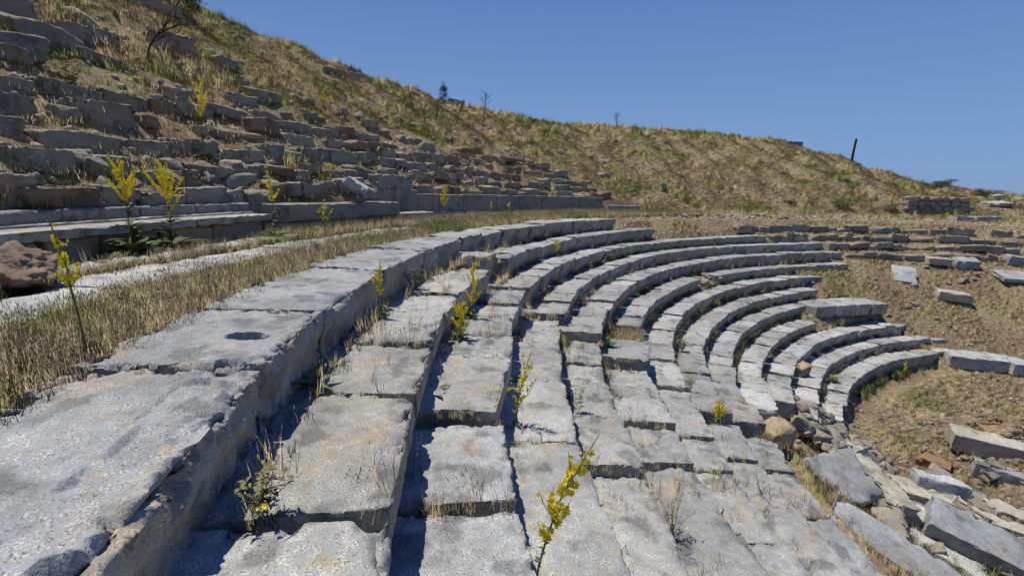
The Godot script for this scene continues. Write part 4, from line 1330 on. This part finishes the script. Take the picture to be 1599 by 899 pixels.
# ------------------------------------------------------------------ terrain mesh
func build_terrain():
	var rr := PackedFloat32Array()
	var r := 0.5
	while r < 75.0:
		rr.append(r)
		r += 0.5 if r < 12.0 else (0.16 if r < 31.0 else (0.3 if r < 48.0 else 2.5))
	var da := 0.5
	var a0 := 140.0
	var na := int((320.0 - a0) / da) + 1
	var P := PackedVector3Array()
	var N := PackedVector3Array()
	var K := PackedColorArray()
	var I := PackedInt32Array()
	var nr := rr.size()
	for i in na:
		for j in nr:
			var p := polar(rr[j], a0 + i * da)
			p.y = ground(p.x, p.z)
			P.append(p)
			var n := nf.get_noise_2d(p.x * 0.35, p.z * 0.35)
			var m := nf.get_noise_2d(p.x * 1.3 + 30.0, p.z * 1.3)
			var c := Color(0.62, 0.59, 0.55).lerp(Color(0.88, 0.89, 0.80), clampf(n * 2.0 + 0.5, 0, 1))
			c = c.lerp(Color(0.60, 0.72, 0.48), clampf((m + n - 0.15) * 2.0, 0, 0.7))
			if rr[j] < 13.5: c = c.lerp(Color(0.46, 0.43, 0.39), 0.75)
			K.append(Color(c.r, c.g, c.b, 1))
	N.resize(P.size())
	for i in na:
		for j in nr:
			var u := P[mini(i + 1, na - 1) * nr + j] - P[maxi(i - 1, 0) * nr + j]
			var v := P[i * nr + mini(j + 1, nr - 1)] - P[i * nr + maxi(j - 1, 0)]
			var n := u.cross(v).normalized()
			N[i * nr + j] = n if n.y > 0.0 else -n
	for i in na - 1:
		for j in nr - 1:
			var a := i * nr + j
			I.append_array([a, a + nr + 1, a + nr, a, a + 1, a + nr + 1])
	top_mesh("hillside", mesh_of(P, N, K, I), M.soil, Transform3D(), "earth hillside with dry grass that the theatre is cut into", "ground", "", "structure")
	# plain to the horizon, and the distant hills
	var pl := Build.new()
	var rings := [0.0, 40.0, 74.0, 130.0, 400.0, 1500.0, 9000.0]
	var ys := [-5.6, -5.7, -6.0, -14.0, -30.0, -40.0, -40.0]
	for i in 72:
		for j in rings.size() - 1:
			var t0 := i * 5.0
			var t1 := t0 + 5.0
			pl.quad(polar(rings[j], t0, ys[j]), polar(rings[j + 1], t0, ys[j + 1]), polar(rings[j + 1], t1, ys[j + 1]), polar(rings[j], t1, ys[j]), Color(0.8, 0.85, 0.7))
	top_mesh("plain", pl.mesh(), M.soil, Transform3D(), "dry plain stretching to the horizon", "ground", "", "structure")
	var dh := Build.new()
	for i in 120:
		var t0 := 200.0 + i * 1.5
		var t1 := t0 + 1.5
		var h0 := 150.0 + 70.0 * nz.get_noise_2d(t0 * 0.09, 3.0) + 30.0 * nz.get_noise_2d(t0 * 0.4, 9.0)
		var h1 := 150.0 + 70.0 * nz.get_noise_2d(t1 * 0.09, 3.0) + 30.0 * nz.get_noise_2d(t1 * 0.4, 9.0)
		dh.quad(polar(6000, t0, -45), polar(6900, t0, h0), polar(6900, t1, h1), polar(6000, t1, -45), Color(0.14, 0.15, 0.13))
		dh.quad(polar(6900, t0, h0), polar(8600, t0, -45), polar(8600, t1, -45), polar(6900, t1, h1), Color(0.14, 0.15, 0.13))
	top_mesh("distant_hills", dh.mesh(), M.far_hill, Transform3D(), "blue hazy hills on the horizon", "hills", "", "structure")

# ------------------------------------------------------------------ scene
func _ready():
	var cam := Camera3D.new()
	cam.name = "camera"
	cam.position = Vector3(0, EYE, 0)
	cam.rotation = Vector3(PITCH, 0, ROLL)
	cam.fov = rad_to_deg(2.0 * atan(449.5 / FOCAL))
	cam.near = 0.05
	cam.far = 20000.0
	add_child(cam)
	cam.current = true
	cam_basis = cam.basis
	var sky_m := ProceduralSkyMaterial.new()
	sky_m.sky_top_color = Color(0.12, 0.30, 0.615)
	sky_m.sky_horizon_color = Color(0.50, 0.65, 0.82)
	sky_m.sky_curve = 0.26
	sky_m.ground_bottom_color = Color(0.3, 0.27, 0.22)
	sky_m.ground_horizon_color = Color(0.55, 0.62, 0.68)
	sky_m.sun_angle_max = 0.0
	var sky := Sky.new()
	sky.sky_material = sky_m
	var env := Environment.new()
	env.background_mode = Environment.BG_SKY
	env.sky = sky
	env.tonemap_mode = Environment.TONE_MAPPER_LINEAR
	env.tonemap_exposure = 1.1
	env.fog_enabled = true
	env.fog_density = 0.00012
	env.fog_light_color = Color(0.72, 0.82, 0.95)
	env.sdfgi_enabled = true
	env.ssao_enabled = true
	env.ssil_enabled = true
	var we := WorldEnvironment.new()
	we.name = "environment"
	we.environment = env
	add_child(we)
	var sun := DirectionalLight3D.new()
	sun.name = "sun"
	sun.light_energy = 1.6
	sun.light_color = Color(1.0, 0.955, 0.885)
	sun.light_angular_distance = 0.53
	sun.shadow_enabled = true
	var to_sun := Vector3(-0.33, 0.92, -0.18).normalized()
	sun.basis = Basis.looking_at(-to_sun, Vector3.RIGHT)
	add_child(sun)

	nz.noise_type = FastNoiseLite.TYPE_SIMPLEX_SMOOTH
	nz.frequency = 1.0
	nz.fractal_type = FastNoiseLite.FRACTAL_NONE
	nz.seed = 3
	nf.noise_type = FastNoiseLite.TYPE_SIMPLEX_SMOOTH
	nf.frequency = 1.0
	nf.fractal_octaves = 3
	nf.seed = 8
	nc.noise_type = FastNoiseLite.TYPE_CELLULAR
	nc.frequency = 1.0
	nc.fractal_type = FastNoiseLite.FRACTAL_NONE
	nc.cellular_return_type = FastNoiseLite.RETURN_CELL_VALUE
	nc.seed = 5

	var st := stone_textures()
	var stain := stain_texture()
	var so := soil_textures()
	M.stone = stone_mat(Color(0.975, 1, 0.985), st, stain, 0.72, 0.65)
	M.rock_grey = stone_mat(Color(0.97, 0.985, 0.94), st, stain, 0.85, 1.2, 1.4)
	M.rock_pale = stone_mat(Color(1.0, 0.99, 0.93), st, stain, 0.85, 1.2, 1.4)
	M.rock_ochre = stone_mat(Color(0.95, 0.86, 0.75), st, stain, 0.88, 1.2, 1.4)
	M.rock_own = stone_mat(Color(1, 1, 1), st, stain, 0.88, 1.5, 1.4)
	M.soil = stone_mat(Color(1, 1, 1), so, null, 0.95, 2.5, 0.7)
	M.leaf = leaf_mat(Color(1, 1, 1), 0.3)
	M.petal = leaf_mat(Color(1, 1, 1), 0.75)
	M.grass = leaf_mat(Color(1, 1, 1), 0.3)
	M.far_hill = StandardMaterial3D.new()
	M.far_hill.albedo_color = Color(0.36, 0.36, 0.29)
	M.far_hill.roughness = 1.0
	M.pole = StandardMaterial3D.new()
	M.pole.albedo_color = Color(0.16, 0.13, 0.11)
	M.pole.roughness = 0.9
	for i in 16:
		var v := 0.24 + 0.09 * fmod(i * 0.618, 1.0)
		blocky.append(rock_mesh(100 + i, 12, true, Color(v * 1.1, v * 1.03, v * 0.92), 0.3 + 0.5 * fmod(i * 0.37, 1.0)))
	for i in 12:
		var v := 0.26 + 0.12 * fmod(i * 0.618, 1.0)
		rocks.append(rock_mesh(200 + i, 10, false, Color(v, v * 0.95, v * 0.88), 0.2 + 0.4 * fmod(i * 0.37, 1.0)))
	for i in 14:
		var v := 0.30 + 0.11 * fmod(i * 0.618, 1.0)
		var ob := {"col": Color(v, v * 0.95, v * 0.86), "r": 0.02, "chip": 0.30, "chipw": 0.13, "amp": 0.03, "fine": 0.04, "rust": 0.5, "patina_bounce": 0.8, "sd": Vector3(i * 7.3, i * 3.1, 2)}  # patina on the sides, deepened to paint in warm light off the ground
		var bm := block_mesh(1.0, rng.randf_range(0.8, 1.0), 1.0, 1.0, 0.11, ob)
		var arr := bm.surface_get_arrays(0)
		var vs: PackedVector3Array = arr[Mesh.ARRAY_VERTEX]
		for j in vs.size(): vs[j] += Vector3(0, 0.5, -0.5)
		arr[Mesh.ARRAY_VERTEX] = vs
		var bm2 := ArrayMesh.new()
		bm2.add_surface_from_arrays(Mesh.PRIMITIVE_TRIANGLES, arr)
		blocky.append(bm2)
	small_rocks.append(rock_mesh(300, 3, false, Color(0.4, 0.385, 0.36), 0.2))
	var fb := Build.new()
	flower_into(fb, Vector3.ZERO, Vector3.FORWARD, 1.0)
	flower_mesh = fb.mesh()
	rng.seed = 6
	for i in 4:
		var lb := Build.new()
		lb.leaf(Vector3.ZERO, Vector3.FORWARD, 1.0, rng.randf_range(0.13, 0.18), rng.randf_range(0.1, 0.5), shade(Color(0.12, 0.15, 0.062), 0.2), 7)
		leaf_meshes.append(lb.mesh())

	build_terrain()
	print("terrain ", Time.get_ticks_msec())
	build_rows()
	print("rows ", Time.get_ticks_msec())
	build_bench()
	build_walkway_paving()
	build_rubble()
	print("rubble ", Time.get_ticks_msec())
	build_fallen()
	print("fallen ", Time.get_ticks_msec())
	build_plants()
	build_grass()
	build_pebbles()
	print("grass ", Time.get_ticks_msec())

func build_plants():
	mullein("fullest yellow mullein at the foot of the moulded bench, with dark green leaves", at_ring(205, 27.72), 162, Vector2(-0.02, 0.02), {"branches": 10, "spread": 0.36, "dens": 1.3, "leaf": 0.58, "leaves": 20, "stem_leaves": 26, "bare": 0.5, "fr": 0.019})
	mullein("wide branching yellow mullein beside the fullest one at the moulded bench", at_ring(268, 27.7), 146, Vector2(0.02, 0.0), {"branches": 13, "spread": 0.42, "dens": 0.9, "leaf": 0.5, "leaves": 20, "bare": 0.48, "stem_leaves": 26, "fr": 0.018})
	mullein("thin yellow mullein growing in the walkway grass before the brown boulder", at_level(134, 560, -0.06), 225, Vector2(-0.12, 0.0), {"branches": 6, "spread": 0.2, "dens": 0.7, "leaf": 0.1, "leaves": 6, "bare": 0.5})
	mullein("tall yellow mullein standing among the rubble tiers above the bench", on_ground(318, 250), 132, Vector2(0.05, 0.0), {"branches": 10, "spread": 0.25, "dens": 0.55, "leaf": 0.4, "leaves": 16, "bare": 0.5, "fr": 0.024})
	mullein("slim yellow mullein with leaf rosette at the right end of the bench", at_ring(431, 27.35), 112, Vector2(-0.08, 0.0), {"branches": 6, "spread": 0.2, "dens": 0.8, "leaf": 0.36, "leaves": 16, "bare": 0.5, "fr": 0.02})
	mullein("straggly yellow mullein in front of the low wall blocks", at_ring(508, 27.3), 50, Vector2(0.0, 0.0), {"branches": 8, "spread": 0.6, "dens": 0.25, "leaf": 0.15, "leaves": 6, "bare": 0.3, "fr": 0.022})
	mullein("bushy yellow mullein against the tall block wall", at_ring(693, 27.7), 56, Vector2(0.0, 0.0), {"branches": 9, "spread": 0.4, "dens": 0.8, "leaf": 0.28, "leaves": 12, "bare": 0.4, "fr": 0.026})
	mullein("small yellow mullein by the middle of the tall block wall", at_ring(766, 27.9), 25, Vector2(0.0, 0.0), {"branches": 4, "spread": 0.25, "dens": 0.6, "leaf": 0.15, "leaves": 6, "fr": 0.026})
	mullein("small spreading yellow mullein by the far part of the tall block wall", at_ring(793, 27.8), 22, Vector2(0.0, 0.0), {"branches": 6, "spread": 0.4, "dens": 0.4, "leaf": 0.15, "leaves": 6, "fr": 0.026})
	mullein("yellow mullein growing against the riser of the edge slabs", at_level(590, 496, -RISE), 92, Vector2(0.06, 0.02), {"branches": 6, "spread": 0.25, "dens": 0.9, "leaf": 0.17, "leaves": 14, "bare": 0.45, "fr": 0.015})
	mullein("tall dense yellow mullein rooted between the second and third seat rows", at_level(738, 500, -2 * RISE), 105, Vector2(0.0, 0.0), {"branches": 9, "spread": 0.3, "dens": 1.1, "leaf": 0.14, "leaves": 8, "bare": 0.3, "fr": 0.015})
	mullein("low brightest yellow mullein between the second and third seat rows", at_level(718, 532, -2 * RISE), 64, Vector2(0.0, 0.0), {"branches": 9, "spread": 0.6, "dens": 1.5, "leaf": 0.16, "leaves": 12, "bare": 0.2, "fr": 0.017})
	mullein("open branching yellow mullein rooted below the tilted third-row slab", at_level(803, 683, -3 * RISE), 142, Vector2(0.15, 0.02), {"branches": 9, "spread": 0.34, "dens": 0.6, "leaf": 0.2, "leaves": 22, "bare": 0.4, "fr": 0.014})
	mullein("close-up yellow mullein with large flowers over the fourth seat row", at_level(836, 930, -3 * RISE), 262, Vector2(0.33, -0.1), {"branches": 9, "spread": 0.24, "dens": 0.42, "leaf": 0.1, "leaves": 5, "bare": 0.42, "fr": 0.024, "single": true, "stem_leaves": 22})
	mullein("low bushy yellow mullein under a raised block end of the eighth row", at_level(1121, 660, -7 * RISE + 0.02), 36, Vector2(0.0, 0.0), {"branches": 12, "spread": 0.7, "dens": 1.0, "leaf": 0.08, "leaves": 5, "bare": 0.15, "fr": 0.016})
	mullein("small yellow mullein against the far second row riser", at_level(869, 402, -2 * RISE), 28, Vector2(0.0, 0.0), {"branches": 5, "spread": 0.5, "dens": 0.8, "leaf": 0.12, "leaves": 5, "bare": 0.4, "fr": 0.02})
	mullein("yellow-green mullein alone in the hillside grass above the rubble", on_ground(506, 172), 36, Vector2(0.0, 0.0), {"branches": 6, "spread": 0.3, "dens": 0.8, "leaf": 0.2, "leaves": 8, "bare": 0.3, "fr": 0.026})
	mullein("small yellow mullein beside the ruined dry stone wall", on_ground(1391, 322), 30, Vector2(0.0, 0.0), {"branches": 5, "spread": 0.3, "dens": 0.8, "leaf": 0.2, "leaves": 8, "bare": 0.3, "fr": 0.03})
	mullein("small yellow mullein at the foot of the lowest seat row", at_level(1411, 590, -5.25), 30, Vector2(0.0, 0.0), {"branches": 4, "spread": 0.25, "dens": 0.8, "leaf": 0.12, "leaves": 6, "bare": 0.4, "fr": 0.018})
	# leafy rosettes without flowers
	rng.seed = 12
	for e in [["broad-leaved green rosette at the foot of the holed edge slab", at_level(487, 605, -RISE), 0.22, 11], ["dark green rosette in the cleft beside the second-row slabs", at_level(678, 625, -2 * RISE), 0.2, 14], ["green rosette wedged below the tilted third-row slab", at_level(792, 668, -3 * RISE), 0.2, 16], ["green rosette on the dry hillside near the far slope's middle", on_ground(1236, 318), 0.5, 14]]:
		var t = thing("leaf_rosette", e[0], "plant", e[1])
		for i in e[3]:
			var a: float = TAU * i / e[3] + rng.randf_range(-0.3, 0.3)
			var s: float = e[2] * rng.randf_range(0.7, 1.15)
			part("leaf", leaf_meshes[rng.randi() % 4], M.leaf, t, Transform3D(Basis.looking_at(Vector3(cos(a), rng.randf_range(0.25, 1.4), sin(a)).normalized(), Vector3(0.01, 1, 0)).scaled(Vector3.ONE * s), Vector3(0, 0.01, 0)))
	weed("straggling weed with small yellow flowers in the shaded cleft by the edge slab", at_level(400, 800, -RISE), 0.26, 12, {"leaves": 4, "leaf": 0.04, "spread": 1.0, "flowers": [Vector3(0.03, 0.06, 0.06), Vector3(0.07, 0.07, 0.05)]})
	weed("wiry dry weed with small yellow flowers in the fifth row joint", at_level(1050, 838, -5 * RISE), 0.4, 12, {"leaves": 2, "leaf": 0.035, "spread": 0.9, "col": Color(0.14, 0.12, 0.07), "flowers": [Vector3(-0.1, 0.06, 0.05), Vector3(0.12, 0.1, 0.0)]})
	weed("thin wiry weed spreading over the eighth row slabs", at_level(1190, 770, -7 * RISE), 0.4, 9, {"leaves": 1, "leaf": 0.025, "spread": 1.2, "col": Color(0.17, 0.15, 0.09)})
	weed("dark dry weed poking up at the bottom seats beside the fallen slabs", at_level(1262, 905, -7 * RISE), 0.3, 8, {"leaves": 1, "leaf": 0.02, "spread": 0.6, "col": Color(0.12, 0.09, 0.06)})
	weed("grey-green weed against the riser of the edge slabs", at_level(648, 452, -RISE), 0.4, 16, {"leaves": 5, "leaf": 0.05, "spread": 0.8, "col": Color(0.13, 0.14, 0.09)})
	weed("wispy green grass clump in the eighth row joint", at_level(1076, 612, -7 * RISE), 0.45, 22, {"leaves": 1, "leaf": 0.05, "spread": 0.4, "col": Color(0.17, 0.18, 0.08), "name": "grass_clump"})
	weed("slender green weed standing on the fifth row slab", at_level(902, 640, -4 * RISE + 0.02), 0.35, 4, {"leaves": 4, "leaf": 0.05, "spread": 0.3, "col": Color(0.15, 0.19, 0.07)})
	weed("bright green weed in the cleft of the eighth row", at_level(1065, 548, -7 * RISE), 0.35, 14, {"leaves": 5, "leaf": 0.06, "spread": 0.6, "col": Color(0.13, 0.19, 0.06)})
	weed("green weed in the cleft beside the fifth row stair blocks", at_level(948, 552, -5 * RISE), 0.4, 14, {"leaves": 6, "leaf": 0.06, "spread": 0.5, "col": Color(0.11, 0.16, 0.05)})
	weed("pale green weed cushion behind the lowest seat row", at_level(1302, 598, -12 * RISE), 0.3, 18, {"leaves": 7, "leaf": 0.06, "spread": 0.9, "col": Color(0.2, 0.26, 0.1)})
	weed("wiry green bush behind the moulded bench among the stones", on_ground(62, 300), 0.85, 22, {"leaves": 3, "leaf": 0.06, "spread": 0.8, "col": Color(0.12, 0.135, 0.07)})
	weed("tangled grey-green weed on the bench among rubble stones", on_ground(115, 318), 0.45, 22, {"leaves": 4, "leaf": 0.06, "spread": 1.4, "col": Color(0.17, 0.18, 0.1)})
	weed("grassy green bush between the upper rubble tiers", on_ground(110, 135), 0.9, 30, {"leaves": 3, "leaf": 0.09, "spread": 0.9, "col": Color(0.13, 0.15, 0.065)})
	# shrubs on the hill
	bare_shrub("dead curved shrub bent over on the upper hillside", on_ground(229, 92), 1.7, 0.45, Color(0.06, 0.045, 0.035), 0.9)
	bare_shrub("bare thorny shrub leaning right on the mid slope", on_ground(711, 196), 1.6, 0.4, Color(0.09, 0.07, 0.055))
	bare_shrub("bare thorny shrub upright on the mid slope", on_ground(680, 190), 1.5, 0.2, Color(0.09, 0.07, 0.055))
	bare_shrub("thin bare shrub below the upright thorny shrub", on_ground(662, 198), 1.3, 0.0, Color(0.1, 0.08, 0.06))
	bare_shrub("bare shrub on the skyline right of the dark conifer", on_ground(757, 170), 1.7, 0.05, Color(0.08, 0.065, 0.055))
	bare_shrub("bare dark shrub on the far flat skyline", on_ground(962, 191), 1.5, 0.05, Color(0.09, 0.06, 0.06))
	leafy_shrub("small dark green conifer bush on the skyline", on_ground(693, 161), Vector3(1.2, 1.55, 1.2), 2600, Color(0.028, 0.045, 0.022), true, 0.08)
	leafy_shrub("grey-green shrub on the brow near the skyline slabs", on_ground(556, 121), Vector3(0.9, 0.7, 0.9), 900, Color(0.06, 0.09, 0.04), false, 0.08)
	leafy_shrub("dark green bushy shrub on the highest brow of the hill", on_ground(270, 16), Vector3(2.0, 1.4, 1.6), 3200, Color(0.035, 0.055, 0.022), false, 0.09)
	leafy_shrub("pale green shrub beyond the ruined wall on the right brow", on_ground(1545, 309), Vector3(3.0, 0.8, 1.6), 3600, Color(0.11, 0.135, 0.065), false, 0.09)
	leafy_shrub("round green shrub on the right shoulder of the hill", on_ground(1472, 287), Vector3(2.6, 0.8, 1.6), 3600, Color(0.10, 0.12, 0.06), false, 0.09)
	leafy_shrub("white-flowered low shrub on the far dry slope", on_ground(1041, 223), Vector3(0.8, 0.4, 0.7), 500, Color(0.3, 0.33, 0.22), false, 0.08)
	leafy_shrub("grey-green cushion shrub at the foot of the far slope", on_ground(1316, 326), Vector3(1.3, 0.8, 1.0), 1300, Color(0.09, 0.105, 0.06), false, 0.08)
	leafy_shrub("grey-green bush beside the ruined dry stone wall", on_ground(1393, 330), Vector3(1.2, 0.8, 1.0), 1200, Color(0.10, 0.115, 0.07), false, 0.08)
	# leaning pole on the brow
	var pb := on_ground(1330, 238)
	var b := Build.new()
	b.tube([Vector3(0, -0.3, 0), Vector3(0.02, 0.9, 0), Vector3(0.1, 2.0, 0)], 0.11, 0.09, Color(1, 1, 1), 8)
	var pole = thing("wooden_pole", "dark leaning pole standing alone on the far brow", "pole", pb)
	part("shaft", b.mesh(), M.pole, pole)
	var cp := Build.new()
	cp.tube([Vector3(0.1, 1.98, 0), Vector3(0.102, 2.04, 0), Vector3(0.104, 2.06, 0)], 0.1, 0.02, Color(1, 1, 1), 8)
	part("cap", cp.mesh(), M.pole, pole)
